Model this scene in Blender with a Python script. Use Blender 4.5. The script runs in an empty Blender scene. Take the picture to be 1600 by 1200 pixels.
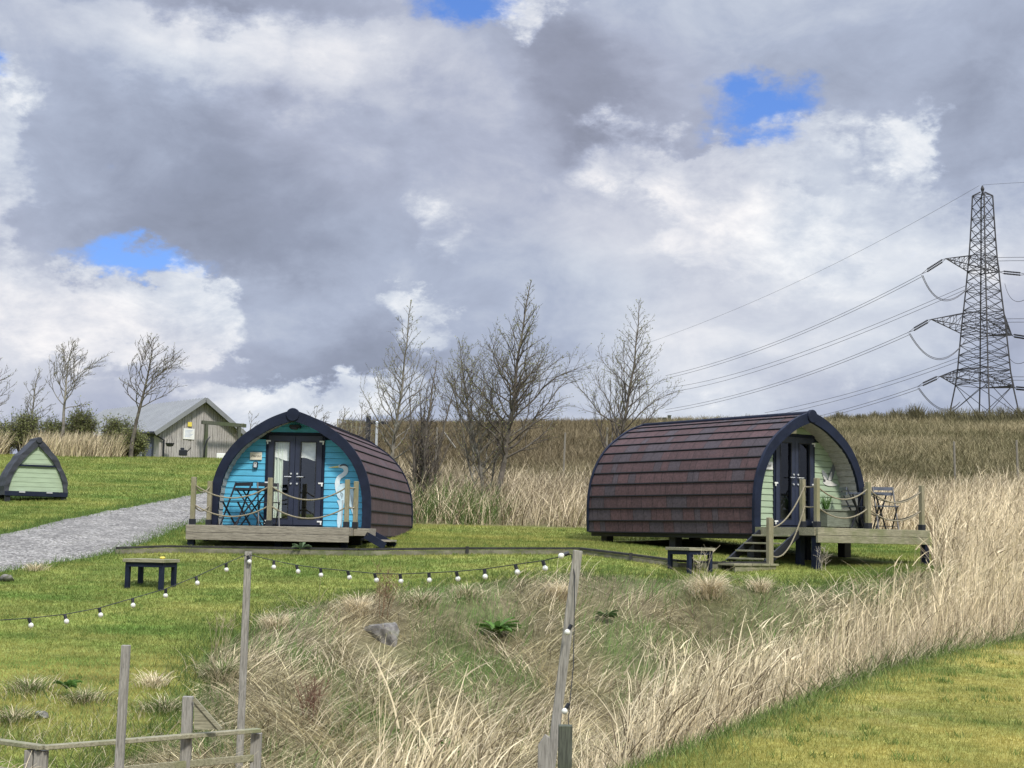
import bpy, math, random
import numpy as np
from mathutils import Matrix, Vector
random.seed(7)
RNG = np.random.default_rng(11)
scn = bpy.context.scene
COL = scn.collection

# ------------------------------------------------------------------ camera
F_PX, PITCH, ROLL = 2344.56, math.radians(5.8235), math.radians(1.1143)
cp, sp, cr, sr = math.cos(PITCH), math.sin(PITCH), math.cos(ROLL), math.sin(ROLL)
cam_d = bpy.data.cameras.new('camera'); cam = bpy.data.objects.new('camera', cam_d); COL.objects.link(cam)
cam_d.sensor_width = 36; cam_d.lens = 36*F_PX/1600; cam_d.clip_end = 5000; cam_d.clip_start = 0.1
Rv, Uv, Fv = Vector((1, 0, 0)), Vector((0, -sp, cp)), Vector((0, cp, sp))
cx, cy, cz = Rv*cr+Uv*sr, -Rv*sr+Uv*cr, -Fv
cam.matrix_world = Matrix(((cx.x, cy.x, cz.x, 0), (cx.y, cy.y, cz.y, 0), (cx.z, cy.z, cz.z, 0), (0, 0, 0, 1)))
scn.camera = cam
scn.view_settings.view_transform = 'Standard'; scn.view_settings.look = 'None'
scn.view_settings.exposure = 0.0; scn.view_settings.gamma = 1.0

def ray(px, py):
    xr, yr = px-800, py-600
    X = (cr*xr+sr*yr)/F_PX; v = -(-sr*xr+cr*yr)/F_PX
    return X, cp-sp*v, sp+cp*v
def at(px, py, Y):
    x, y, z = ray(px, py); k = Y/y
    return Vector((x*k, Y, z*k))

# ------------------------------------------------------------------ sun + sky
SUN_EL, SUN_AZ = math.radians(48), math.radians(155)      # azimuth clockwise from +Y (view heading)
sd = Vector((math.sin(SUN_AZ)*math.cos(SUN_EL), math.cos(SUN_AZ)*math.cos(SUN_EL), math.sin(SUN_EL)))
sl = bpy.data.lights.new('sun', 'SUN'); sl.energy = 3.5; sl.angle = math.radians(8); sl.color = (1, .94, .84)
so = bpy.data.objects.new('sun', sl); COL.objects.link(so); so.rotation_euler = sd.to_track_quat('Z', 'Y').to_euler()

class NT:
    def __init__(s, nt): s.nt = nt
    def n(s, t, **k):
        nd = s.nt.nodes.new(t)
        for a, b in k.items(): setattr(nd, a, b)
        return nd
    def put(s, v, sock):
        if v is None: return
        if isinstance(v, bpy.types.NodeSocket): s.nt.links.new(v, sock)
        else:
            if hasattr(sock.default_value, '__len__') and not isinstance(v, (int, float)) and len(sock.default_value) == 4 and len(v) == 3: v = (*v, 1)
            sock.default_value = v
    def m(s, op, a, b=None, c=None, clamp=False):
        nd = s.n('ShaderNodeMath', operation=op, use_clamp=clamp)
        for i, v in enumerate((a, b, c)):
            if v is not None: s.put(v, nd.inputs[i])
        return nd.outputs[0]
    def vm(s, op, a, b=None):
        nd = s.n('ShaderNodeVectorMath', operation=op)
        s.put(a, nd.inputs[0])
        if b is not None:
            s.put(b, nd.inputs[3] if op == 'SCALE' else nd.inputs[1])
        return nd.outputs[0]
    def noise(s, vec, scale, detail=5, rough=.55, lac=2, col=False, dist=0):
        nd = s.n('ShaderNodeTexNoise'); s.put(vec, nd.inputs['Vector'])
        nd.inputs['Scale'].default_value = scale; nd.inputs['Detail'].default_value = detail
        nd.inputs['Roughness'].default_value = rough; nd.inputs['Lacunarity'].default_value = lac; nd.inputs['Distortion'].default_value = dist
        return nd.outputs['Color' if col else 'Fac']
    def ramp(s, f, stops, interp='LINEAR'):
        nd = s.n('ShaderNodeValToRGB'); s.put(f, nd.inputs[0]); r = nd.color_ramp; r.interpolation = interp
        while len(r.elements) < len(stops): r.elements.new(.5)
        for e, (p, c) in zip(r.elements, stops):
            e.position = p; e.color = (*c, 1) if len(c) == 3 else c
        return nd.outputs[0]
    def mix(s, f, a, b, blend='MIX'):
        nd = s.n('ShaderNodeMix', data_type='RGBA', blend_type=blend)
        s.put(f, nd.inputs[0]); s.put(a, nd.inputs[6]); s.put(b, nd.inputs[7]); return nd.outputs[2]
    def mrange(s, v, a, b, c=0, d=1, smooth=True):
        nd = s.n('ShaderNodeMapRange', interpolation_type='SMOOTHSTEP' if smooth else 'LINEAR')
        s.put(v, nd.inputs[0])
        for i, k in enumerate((a, b, c, d)): nd.inputs[i+1].default_value = k
        return nd.outputs[0]

def build_world():
    w = bpy.data.worlds.new('World'); scn.world = w; w.use_nodes = True
    nt = w.node_tree; nt.nodes.clear(); N = NT(nt)
    sky = N.n('ShaderNodeTexSky', sky_type='NISHITA', sun_disc=False)
    sky.sun_elevation = SUN_EL; sky.sun_rotation = SUN_AZ; sky.air_density = 1.0; sky.dust_density = .3; sky.ozone_density = 2.5
    tc = N.n('ShaderNodeTexCoord'); d = tc.outputs['Generated']
    sx = N.n('ShaderNodeSeparateXYZ'); nt.links.new(d, sx.inputs[0]); x, y, z = sx.outputs
    az = N.m('ARCTAN2', x, y); el = N.m('ARCSINE', z)
    cb = N.n('ShaderNodeCombineXYZ'); nt.links.new(az, cb.inputs[0]); nt.links.new(el, cb.inputs[1]); p0 = cb.outputs[0]
    dd = N.vm('MULTIPLY', d, (1, 1, 1.7))
    w1 = N.vm('SUBTRACT', N.noise(dd, 7, 3, .5, col=True), (.5, .5, .5)); w2 = N.vm('SUBTRACT', N.noise(dd, 26, 6, .62, col=True), (.5, .5, .5))
    pw = N.vm('ADD', p0, N.vm('ADD', N.vm('SCALE', w1, .075), N.vm('SCALE', w2, .06)))
    def blob(px, py, rx, ry, pv):
        a = ray(px, py); v = Vector(a).normalized(); ca, ce = math.atan2(v.x, v.y), math.asin(v.z)
        mp = N.n('ShaderNodeMapping', vector_type='POINT')
        ix, iy = F_PX/rx, F_PX/ry
        nt.links.new(pv, mp.inputs[0]); mp.inputs['Scale'].default_value = (ix, iy, 0); mp.inputs['Location'].default_value = (-ca*ix, -ce*iy, 0)
        g = N.n('ShaderNodeTexGradient', gradient_type='SPHERICAL'); nt.links.new(mp.outputs[0], g.inputs[0])
        return g.outputs['Fac']
    V = N.m('ADD', .515, N.m('MULTIPLY', N.m('SUBTRACT', N.noise(dd, 5.5, 6, .58, dist=.4), .5), .75))
    V = N.m('ADD', V, N.m('MULTIPLY', N.m('SUBTRACT', N.noise(dd, 17, 9, .62, dist=.4), .5), .40))
    for (px, py, rx, ry, k) in [
        (470, 90, 380, 110, .30), (250, 60, 220, 90, .16), (780, 120, 160, 120, .16), (1000, 600, 500, 110, .20), (1150, 420, 420, 240, .22), (1450, 400, 300, 260, .22), (1250, 470, 420, 150, .14), (800, 420, 160, 160, .08),
        (60, 560, 300, 160, .2), (350, 330, 400, 180, -.34), (370, 0, 330, 45, -.42), (900, 110, 480, 130, -.14), (1450, 70, 420, 150, -.10), (1560, 215, 230, 110, -.34),
        (560, 570, 260, 80, -.26), (920, 190, 130, 130, -.26), (330, 390, 260, 70, -.16), (1240, 500, 200, 60, -.10)]:
        V = N.m('MULTIPLY_ADD', blob(px, py, rx, ry, pw), k, V)
    Cm = None; pc = N.vm('ADD', p0, N.vm('ADD', N.vm('SCALE', w1, .05), N.vm('SCALE', w2, .085)))
    for (px, py, rx, ry, k) in [(190, 505, 240, 100, 1.2), (290, 480, 110, 100, .8), (40, 470, 170, 120, .8), (1150, 330, 150, 150, 1.1), (1020, 250, 230, 100, .8), (1235, 215, 170, 60, 1), (1430, 200, 70, 70, .9), (1240, 390, 170, 110, 1.0),
        (1070, 400, 170, 110, .55), (1380, 340, 200, 140, .75), (1560, 400, 120, 90, .6), (670, 515, 75, 62, 1.1), (680, 350, 110, 110, .5), (500, 615, 250, 55, 1.1), (400, 650, 180, 60, 1.1), (1000, 640, 260, 40, .6), (1400, 600, 200, 70, .45), (850, 5, 120, 80, .9), (-10, 200, 90, 220, 1), (560, 110, 230, 90, .5)]:
        b = N.m('MULTIPLY', blob(px, py, rx, ry, pc), k); Cm = b if Cm is None else N.m('ADD', Cm, b)
    bil = N.noise(dd, 30, 9, .62, dist=.25)
    Cm = N.mrange(N.m('ADD', Cm, N.m('MULTIPLY', N.m('SUBTRACT', bil, .5), .9)), .22, .72)
    sh = N.m('ADD', N.m('ADD', .80, N.m('MULTIPLY', N.m('SUBTRACT', N.noise(dd, 13, 8, .62, dist=.5), .5), 1.1)), N.m('MULTIPLY', N.m('SUBTRACT', bil, .5), .6))
    mv = N.n('ShaderNodeMix', data_type='FLOAT'); N.put(N.m('MULTIPLY', Cm, .85), mv.inputs[0]); N.put(V, mv.inputs[2]); N.put(sh, mv.inputs[3]); V = mv.outputs[0]
    cloud = N.ramp(V, [(0, (.23, .26, .34)), (.28, (.31, .35, .46)), (.5, (.43, .485, .62)), (.74, (.66, .71, .80)), (1, (1.0, 1.01, 1.02))])
    tint = N.mix(N.mrange(N.noise(dd, 3.1, 2), .42, .62), cloud, N.mix(1, cloud, (1.02, .985, .975), 'MULTIPLY'))
    B = None
    for (px, py, rx, ry) in [(735, 0, 150, 70), (1200, 158, 150, 78), (218, 408, 140, 42), (-12, 100, 60, 50)]:
        b = blob(px, py, rx, ry, N.vm('ADD', p0, N.vm('ADD', N.vm('SCALE', w1, .03), N.vm('SCALE', w2, .05))))
        B = b if B is None else N.m('ADD', B, b)
    wisp = N.m('MULTIPLY', N.m('SUBTRACT', N.noise(dd, 24, 7, .65), .5), 1.1)
    B = N.mrange(N.m('ADD', B, wisp), .20, .75)
    # gaps elsewhere in the sky, away from the photographed part
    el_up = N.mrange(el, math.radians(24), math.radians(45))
    skyc = N.mix(1, sky.outputs[0], (.10, .12, .17), 'MULTIPLY')
    col = N.mix(B, tint, N.mix(.35, skyc, (.085, .235, .72)))
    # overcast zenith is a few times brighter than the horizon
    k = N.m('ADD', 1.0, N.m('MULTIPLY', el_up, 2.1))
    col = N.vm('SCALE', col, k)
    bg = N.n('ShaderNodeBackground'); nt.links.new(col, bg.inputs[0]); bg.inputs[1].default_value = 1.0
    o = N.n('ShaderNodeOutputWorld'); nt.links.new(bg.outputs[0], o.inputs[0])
    w.cycles.sampling_method = 'MANUAL'; w.cycles.sample_map_resolution = 512
build_world()

# ------------------------------------------------------------------ helpers
def tag(o, label=None, cat=None, group=None, kind=None):
    if label: o['label'] = label
    if cat: o['category'] = cat
    if group: o['group'] = group
    if kind: o['kind'] = kind
    return o
def empty(name, loc, rz=0, label=None, cat=None, group=None):
    o = bpy.data.objects.new(name, None); COL.objects.link(o); o.location = loc; o.rotation_euler = (0, 0, rz); o.empty_display_size = .1
    return tag(o, label, cat, group)
def children(o): return [c for c in COL.objects if c.parent == o]
def copy_tree(o, parent=None):
    c = o.copy(); COL.objects.link(c); c.parent = parent
    for ch in children(o): copy_tree(ch, c)
    return c

class MB:
    def __init__(s): s.v = []; s.f = []; s.c = []; s.mi = []
    def add(s, vs, fs, col=None, mi=0):
        b = len(s.v); s.v += [tuple(v) for v in vs]; s.f += [tuple(b+i for i in f) for f in fs]
        s.c += [col or (1, 1, 1)]*len(vs); s.mi += [mi]*len(fs); return s
    def box(s, x0, x1, y0, y1, z0, z1, col=None, M=None, mi=0):
        vs = [Vector(p) for p in ((x0, y0, z0), (x1, y0, z0), (x1, y1, z0), (x0, y1, z0), (x0, y0, z1), (x1, y0, z1), (x1, y1, z1), (x0, y1, z1))]
        if M: vs = [M @ v for v in vs]
        return s.add(vs, [(0, 3, 2, 1), (4, 5, 6, 7), (0, 1, 5, 4), (1, 2, 6, 5), (2, 3, 7, 6), (3, 0, 4, 7)], col, mi)
    def bar(s, a, b, w, h=None, col=None, up=(0, 0, 1)):
        a, b = Vector(a), Vector(b); h = h or w; d = (b-a); L = d.length; d.normalize()
        u = Vector(up)
        if abs(d.dot(u)) > .95: u = Vector((0, 1, 0))
        r = d.cross(u).normalized(); u = r.cross(d)
        M = Matrix(((r.x, d.x, u.x, a.x), (r.y, d.y, u.y, a.y), (r.z, d.z, u.z, a.z), (0, 0, 0, 1)))
        return s.box(-w/2, w/2, 0, L, -h/2, h/2, col, M)
    def tube(s, pts, r, n=6, cap=True, col=None):
        pts = [Vector(p) for p in pts]; rs = r if hasattr(r, '__len__') else [r]*len(pts); vs = []; fs = []
        pr = None
        for i, p in enumerate(pts):
            d = (pts[min(i+1, len(pts)-1)]-pts[max(i-1, 0)]).normalized()
            if pr is None: pr = d.orthogonal().normalized()
            pr = (pr-d*pr.dot(d)).normalized(); q = d.cross(pr)
            for k in range(n):
                a = 2*math.pi*k/n; vs.append(p+(pr*math.cos(a)+q*math.sin(a))*rs[i])
        for i in range(len(pts)-1):
            for k in range(n):
                fs.append((i*n+k, i*n+(k+1) % n, (i+1)*n+(k+1) % n, (i+1)*n+k))
        if cap: fs += [tuple(range(n))[::-1], tuple((len(pts)-1)*n+k for k in range(n))]
        return s.add(vs, fs, col)
    def lathe(s, c, prof, n=12, axis='z', col=None):
        c = Vector(c); vs = []; fs = []
        for (r, h) in prof:
            for k in range(n):
                a = 2*math.pi*k/n; x, y = r*math.cos(a), r*math.sin(a)
                vs.append(c+(Vector((x, y, h)) if axis == 'z' else Vector((x, h, y)) if axis == 'y' else Vector((h, x, y))))
        for i in range(len(prof)-1):
            for k in range(n): fs.append((i*n+k, i*n+(k+1) % n, (i+1)*n+(k+1) % n, (i+1)*n+k))
        fs += [tuple(range(n))[::-1], tuple((len(prof)-1)*n+k for k in range(n))]
        return s.add(vs, fs, col)
    def prism(s, poly, y0, y1, col=None):      # poly in (x,z), extruded along y
        n = len(poly); vs = [(x, y0, z) for x, z in poly]+[(x, y1, z) for x, z in poly]
        return s.add(vs, [tuple(range(n)), tuple(range(2*n-1, n-1, -1))]+[(i, i+n, (i+1) % n+n, (i+1) % n) for i in range(n)], col)
    def build(s, name, mat, parent=None, smooth=False, bevel=0):
        me = bpy.data.meshes.new(name); me.from_pydata(s.v, [], s.f)
        mats = mat if isinstance(mat, (list, tuple)) else [mat]
        for m in mats: me.materials.append(m)
        if len(mats) > 1: me.polygons.foreach_set('material_index', s.mi)
        a = me.attributes.new('col', 'FLOAT_COLOR', 'POINT')
        a.data.foreach_set('color', np.array([(*c, 1) for c in s.c], dtype=np.float32).ravel())
        me.validate(); me.update()
        import bmesh
        bm = bmesh.new(); bm.from_mesh(me); bmesh.ops.recalc_face_normals(bm, faces=bm.faces)
        if bevel: bmesh.ops.bevel(bm, geom=[e for e in bm.edges if e.is_manifold and e.calc_face_angle(0) > .5], offset=bevel, segments=1, affect='EDGES')
        bm.to_mesh(me); bm.free()
        if smooth: me.polygons.foreach_set('use_smooth', [True]*len(me.polygons))
        o = bpy.data.objects.new(name, me); COL.objects.link(o); o.parent = parent
        return o

def np_mesh(name, V, Fq, col, mat, parent=None, smooth=False):
    me = bpy.data.meshes.new(name); nv, nf, k = len(V), len(Fq), Fq.shape[1]
    me.vertices.add(nv); me.vertices.foreach_set('co', V.astype(np.float32).ravel())
    me.loops.add(nf*k); me.loops.foreach_set('vertex_index', Fq.astype(np.int32).ravel())
    me.polygons.add(nf); me.polygons.foreach_set('loop_start', np.arange(0, nf*k, k, dtype=np.int32))
    me.materials.append(mat)
    if smooth: me.polygons.foreach_set('use_smooth', np.ones(nf, dtype=bool))
    me.update(calc_edges=True)
    if col is not None:
        a = me.attributes.new('col', 'FLOAT_COLOR', 'POINT')
        a.data.foreach_set('color', np.concatenate([col, np.ones((nv, 1))], 1).astype(np.float32).ravel())
    o = bpy.data.objects.new(name, me); COL.objects.link(o); o.parent = parent
    return o

# ------------------------------------------------------------------ materials
def new_mat(name):
    m = bpy.data.materials.new(name); m.use_nodes = True; nt = m.node_tree; nt.nodes.clear(); N = NT(nt)
    o = N.n('ShaderNodeOutputMaterial'); b = N.n('ShaderNodeBsdfPrincipled'); nt.links.new(b.outputs[0], o.inputs[0])
    return m, N, b, o
def solid(name, col, rough=.6, metal=0, var=.15, scale=8, stretch=(1, 1, 1), bump=.0, bscale=40, dirt=None, spec=None, attr=False):
    m, N, b, o = new_mat(name); tc = N.n('ShaderNodeTexCoord'); v = N.vm('MULTIPLY', tc.outputs['Object'], stretch)
    n = N.noise(v, scale, 6, .6)
    base = col
    if attr:
        at_ = N.n('ShaderNodeAttribute', attribute_name='col'); base = at_.outputs['Color']
    k = N.mrange(n, .3, .7, 1-var, 1+var)
    c = N.mix(1, base, N.n('ShaderNodeCombineColor').outputs[0], 'MULTIPLY')
    cc = c.node.inputs[7].links[0].from_node
    for i in range(3): N.put(k, cc.inputs[i])
    if dirt:
        dn = N.mrange(N.noise(tc.outputs['Object'], dirt[1], 5, .7), dirt[2], dirt[3]); c = N.mix(N.m('MULTIPLY', dn, dirt[4]), c, dirt[0])
    N.put(c, b.inputs['Base Color']); b.inputs['Roughness'].default_value = rough; b.inputs['Metallic'].default_value = metal
    if spec is not None: b.inputs['Specular IOR Level'].default_value = spec
    if bump:
        bn = N.n('ShaderNodeBump'); bn.inputs['Strength'].default_value = bump; bn.inputs['Distance'].default_value = .01
        N.put(N.noise(v, bscale, 4, .6), bn.inputs['Height']); N.put(bn.outputs[0], b.inputs['Normal'])
    return m
def wood(name, c1, c2, stretch, green=None, rough=.85):
    m, N, b, o = new_mat(name); tc = N.n('ShaderNodeTexCoord'); ob = tc.outputs['Object']; v = N.vm('MULTIPLY', ob, stretch)
    g = N.noise(v, 14, 6, .65, dist=.6); big = N.noise(ob, 2.3, 3)
    c = N.mix(N.mrange(g, .35, .68), c1, c2)
    c = N.mix(N.mrange(N.noise(v, 40, 3), .55, .75), c, tuple(k*.5 for k in c2))
    if green: c = N.mix(N.m('MULTIPLY', N.mrange(big, .42, .66), .7), c, green)
    N.put(c, b.inputs['Base Color']); b.inputs['Roughness'].default_value = rough
    bn = N.n('ShaderNodeBump'); bn.inputs['Strength'].default_value = .4; bn.inputs['Distance'].default_value = .004
    N.put(g, bn.inputs['Height']); N.put(bn.outputs[0], b.inputs['Normal'])
    return m
def foliage(name, transl=.35, rough=.7, mult=1.0):
    m, N, b, o = new_mat(name); a = N.n('ShaderNodeAttribute', attribute_name='col').outputs['Color']
    if mult != 1: a = N.mix(1, a, (mult, mult, mult), 'MULTIPLY')
    N.put(a, b.inputs['Base Color']); b.inputs['Roughness'].default_value = rough; b.inputs['Specular IOR Level'].default_value = .2
    if transl:
        t = N.n('ShaderNodeBsdfTranslucent'); N.put(a, t.inputs[0]); mx = N.n('ShaderNodeMixShader'); mx.inputs[0].default_value = transl
        N.nt.links.new(b.outputs[0], mx.inputs[1]); N.nt.links.new(t.outputs[0], mx.inputs[2]); N.nt.links.new(mx.outputs[0], o.inputs[0])
    return m
def glass(name, refl=.28, tint=(.5, .52, .5)):
    m, N, b, o = new_mat(name); g = N.n('ShaderNodeBsdfGlossy'); g.inputs['Roughness'].default_value = .015; g.inputs[0].default_value = (.9, .93, .95, 1)
    t = N.n('ShaderNodeBsdfTransparent'); t.inputs[0].default_value = (*tint, 1)
    mx = N.n('ShaderNodeMixShader'); 
    mx.inputs[0].default_value = refl; N.nt.links.new(t.outputs[0], mx.inputs[1]); N.nt.links.new(g.outputs[0], mx.inputs[2]); N.nt.links.new(mx.outputs[0], o.inputs[0])
    return m
M = {}
M['navy'] = solid('navy_paint', (.011, .016, .034), .6, var=.2, scale=5, bump=.15, spec=.2, dirt=((.04, .05, .07), 6, .55, .8, .3))
M['navy_door'] = solid('navy_door', (.022, .029, .056), .45, var=.1)
M['black'] = solid('black_metal', (.012, .014, .02), .5, var=.2)
M['charcoal'] = solid('charcoal_felt', (.030, .034, .045), .75, var=.35, scale=5, bump=.5, bscale=12)
M['blue'] = solid('blue_board_paint', (.085, .41, .62), .55, var=.10, scale=3, stretch=(1, 1, 6), dirt=((.20, .48, .62), 1.4, .5, .8, .3))
M['sage'] = solid('sage_board_paint', (.33, .42, .29), .6, var=.1, scale=3, stretch=(1, 1, 6), dirt=((.42, .47, .38), 2, .5, .8, .4))
M['groove'] = solid('groove', (.01, .03, .04), .9, var=.1)
M['roof'] = solid('bitumen_shingle', (1, 1, 1), .9, attr=True, var=.28, scale=22, bump=.4, bscale=160, dirt=((.06, .06, .075), 1.3, .5, .85, .35))
M['wood_h'] = wood('weathered_deck_wood', (.33, .30, .24), (.17, .15, .12), (.35, 5, 5))
M['wood_hg'] = wood('mossy_deck_wood', (.34, .32, .22), (.17, .16, .10), (.35, 5, 5), green=(.15, .17, .07))
M['wood_v'] = wood('weathered_post_wood', (.31, .28, .19), (.17, .155, .095), (5, 5, .4), green=(.21, .20, .10))
M['wood_vg'] = wood('grey_post_wood', (.34, .325, .285), (.18, .17, .145), (5, 5, .35))
M['wood_dark'] = wood('dark_green_post_wood', (.10, .11, .08), (.05, .055, .04), (5, 5, .4), green=(.06, .08, .03))
M['soffit'] = wood('soffit_board', (.50, .48, .45), (.32, .31, .28), (5, .4, 5))
M['clad'] = wood('larch_cladding', (.46, .44, .42), (.27, .255, .245), (3, 3, .15))
M['rope'] = solid('hemp_rope', (.25, .22, .15), .9, var=.3, scale=60, bump=.5, bscale=200)
M['white'] = solid('white_plastic', (.75, .76, .74), .5, var=.05)
M['chrome'] = solid('bright_metal', (.8, .82, .84), .25, metal=.6, var=.05)
M['cream'] = solid('cream_board', (.72, .68, .56), .7, var=.06)
M['curtain'] = solid('sage_curtain', (.72, .80, .70), .9, var=.12, scale=4, stretch=(8, 8, .3))
M['glare_sheet'] = solid('pane_glare', (.82, .86, .84), .9, var=.15, scale=3)
M['interior'] = solid('interior_lining', (.05, .05, .045), .9, var=.3)
M['bed'] = solid('bed_linen', (.12, .13, .12), .9, var=.4, scale=6)
M['mural'] = solid('mural_paint', (1, 1, 1), .6, attr=True, var=.1, scale=12)
M['glass_b'] = glass('door_glass_sky', .14, (.97, .98, .97)); M['glass_s'] = glass('door_glass_dark', .07)
M['steel'] = solid('galvanised_steel', (.04, .04, .045), .6, metal=.2, var=.25, scale=.4)
M['wire'] = solid('conductor_cable', (.10, .10, .11), .5, metal=.3, var=.1)
M['insul'] = solid('insulator_glass', (.03, .03, .035), .4, var=.2)
M['shedroof'] = solid('pale_sheet_roof', (.20, .21, .215), .5, var=.08, scale=2, dirt=((.25, .27, .25), 1, .5, .8, .4))
M['shedroof2'] = solid('grey_sheet_roof', (.10, .13, .15), .5, var=.1, scale=2)
M['bulb'] = solid('bulb_glass', (.72, .73, .66), .15, var=.05, spec=.8)
M['stone'] = solid('bank_stone', (.19, .18, .165), .95, var=.45, scale=9, bump=1.0, bscale=14, dirt=((.10, .12, .04), 7, .5, .7, .8))
M['conc'] = solid('pale_blockwork', (.18, .17, .125), .95, var=.35, scale=6, stretch=(.6, .6, 1), bump=.6, bscale=20, dirt=((.10, .12, .05), 3, .45, .65, .8))
M['sleeper'] = solid('dark_sleeper', (.030, .030, .028), .9, var=.4, scale=8, bump=.4)
M['bark'] = solid('bark', (.115, .10, .082), .95, var=.4, scale=6, bump=.7, bscale=30, dirt=((.22, .22, .18), 4, .5, .7, .6))
M['bark_pale'] = solid('pale_bark', (.19, .175, .145), .95, var=.45, scale=6, bump=.7, bscale=30, dirt=((.30, .31, .27), 4, .5, .7, .6))
M['twig'] = foliage('twig', 0, .9)
M['grass'] = foliage('grass_blades', .35); M['straw'] = foliage('straw_blades', .16, .8); M['leaf'] = foliage('leaf', .35, .5)
M['yellow'] = solid('yellow_paper', (.75, .62, .10), .7, var=.1)
M['wood_far'] = wood('far_post_wood', (.24, .22, .18), (.14, .13, .10), (5, 5, .35))
M['planter'] = wood('planter_wood', (.20, .22, .17), (.11, .125, .09), (.4, 5, 5))

# ------------------------------------------------------------------ terrain
def sstep(a, b, x): t = np.clip((x-a)/(b-a), 0, 1); return t*t*(3-2*t)
_fy = np.arange(-400, 3000, .5)
def _prof(pts):
    a = np.interp(_fy, [p[0] for p in pts], [p[1] for p in pts]); k = np.ones(5)/5
    return np.convolve(np.pad(a, 2, 'edge'), k, 'valid')
PC = _prof([(-400, 6), (-60, -1.2), (0, -3.0), (10, -2.76), (15, -2.04), (23, -.88), (27, -.30), (30, -.13), (33, -.01), (36, .30), (40, .75), (48, 1.4), (55, 2.4), (65, 3.9), (80, 5.6), (100, 7.4), (104, 7.55), (130, 8.8), (180, 12.3), (260, 18.3), (500, 30), (2900, 100)])
PL = _prof([(-400, 6), (-60, -1.2), (0, -3.0), (10, -2.76), (15, -2.04), (23, -.88), (28, -.16), (36, .64), (44, 1.65), (50, 2.43), (52, 2.45), (60, 1.7), (100, 1.2), (400, 0), (2900, -20)])
def vnoise(X, Y, s, seed=0):
    o = 0
    for i in range(5):
        a = seed*1.7+i*2.399; k = s*(1+.37*i)
        o = o+np.sin(X*k*math.cos(a)+Y*k*math.sin(a)+i*1.3+seed)*np.cos(X*k*math.sin(a*1.3)*.8-Y*k*math.cos(a*1.3)*.8+seed*2.1)
    return o/2.6
def z_left(X, Y):
    s = sstep(-2.6, 2.6, X+.135*Y+2.8*sstep(44, 36, Y))
    c = np.interp(Y, _fy, PC)+.020*np.clip(X, -60, 300)*sstep(50, 95, Y)-.03*np.clip(X-2, 0, 5)*sstep(34, 28, Y)
    l = np.interp(Y, _fy, PL)
    z = c*s+l*(1-s)
    z = z+vnoise(X, Y, .09, 3)*.35*sstep(60, 110, Y)*s
    return z
def z_right(X, Y): return -1.45+.04*(np.clip(Y, -30, 32)-9.5)+vnoise(X, Y, .35, 5)*.04+0*X
def ray_ground(px, py, fn, y0=6, y1=140):
    x, y, z = ray(px, py); t = np.linspace(y0, y1, 6000)
    g = fn(x/y*t, t); i = np.argmax(z/y*t <= g) if np.any(z/y*t <= g) else len(t)-1
    return (x/y*t[i], t[i])
RL = [(-60, -40), (-14, -4), (-5, 3), (-.7, 6.9)]+[ray_ground(*p, z_right) for p in ((1000, 1203), (1130, 1150), (1300, 1082), (1400, 1046), (1500, 1018), (1600, 1000))]
RL += [(10.5, 24), (15, 30), (26, 40)]
TE = [(-60, -30), (-16, 2), (-9, 7)]+[ray_ground(*p, z_left) for p in ((150, 1210), (300, 1130), (310, 1030), (420, 958), (560, 930), (700, 914), (900, 893), (1050, 905), (1200, 915), (1350, 912), (1430, 890))]
TE += [(10.2, 27.5), (15, 34), (26, 45)]
RLa, TEa = np.array(RL), np.array(TE)
GUL = np.array(RL+TE[::-1])
RPOLY = np.array(RL+[(200, 40), (200, -300), (-60, -300)])
def inpoly(X, Y, P):
    c = np.zeros(X.shape, bool); n = len(P); j = n-1
    for i in range(n):
        xi, yi = P[i]; xj, yj = P[j]
        with np.errstate(divide='ignore', invalid='ignore'):
            c ^= ((yi > Y) != (yj > Y)) & (X < (xj-xi)*(Y-yi)/(yj-yi+1e-12)+xi)
        j = i
    return c
def dpoly(X, Y, P):
    d = np.full(X.shape, 1e9)
    for a, b in zip(P[:-1], P[1:]):
        ab = b-a; t = np.clip(((X-a[0])*ab[0]+(Y-a[1])*ab[1])/(ab@ab), 0, 1)
        d = np.minimum(d, np.hypot(X-a[0]-t*ab[0], Y-a[1]-t*ab[1]))
    return d
def region(X, Y):
    g = inpoly(X, Y, GUL); r = inpoly(X, Y, RPOLY) & ~g
    d1 = dpoly(X, Y, RLa); d2 = dpoly(X, Y, TEa); t = d1/(d1+d2+1e-6)
    return g, r, t, d1, d2
def terrain(X, Y):
    X = np.asarray(X, float); Y = np.asarray(Y, float)
    zl, zr = z_left(X, Y), z_right(X, Y); g, r, t, d1, d2 = region(X, Y)
    sh = np.where(t < .3, sstep(0, .3, t), 1-sstep(.3, 1.05, t))
    D = 1.55*np.clip((d1+d2)/7, .15, 1)
    zg = zr*(1-t)+zl*t-D*sh+vnoise(X, Y, 1.1, 1)*.10*np.clip(4*t*(1-t), 0, 1)+vnoise(X, Y, 2.7, 2)*.05*np.clip(4*t*(1-t), 0, 1)
    # soften: bank shoulder mounds near the lawn edge
    zg = zg+.10*np.exp(-((d2-.9)/.6)**2)*np.clip(d2*2, 0, 1)
    return np.where(g, zg, np.where(r, zr, zl))
def tz(x, y): return float(terrain(np.array([x]), np.array([y]))[0])
def ground_at(px, py, y0=6, y1=140):
    x, y = ray_ground(px, py, terrain, y0, y1); return Vector((x, y, tz(x, y)))

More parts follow.
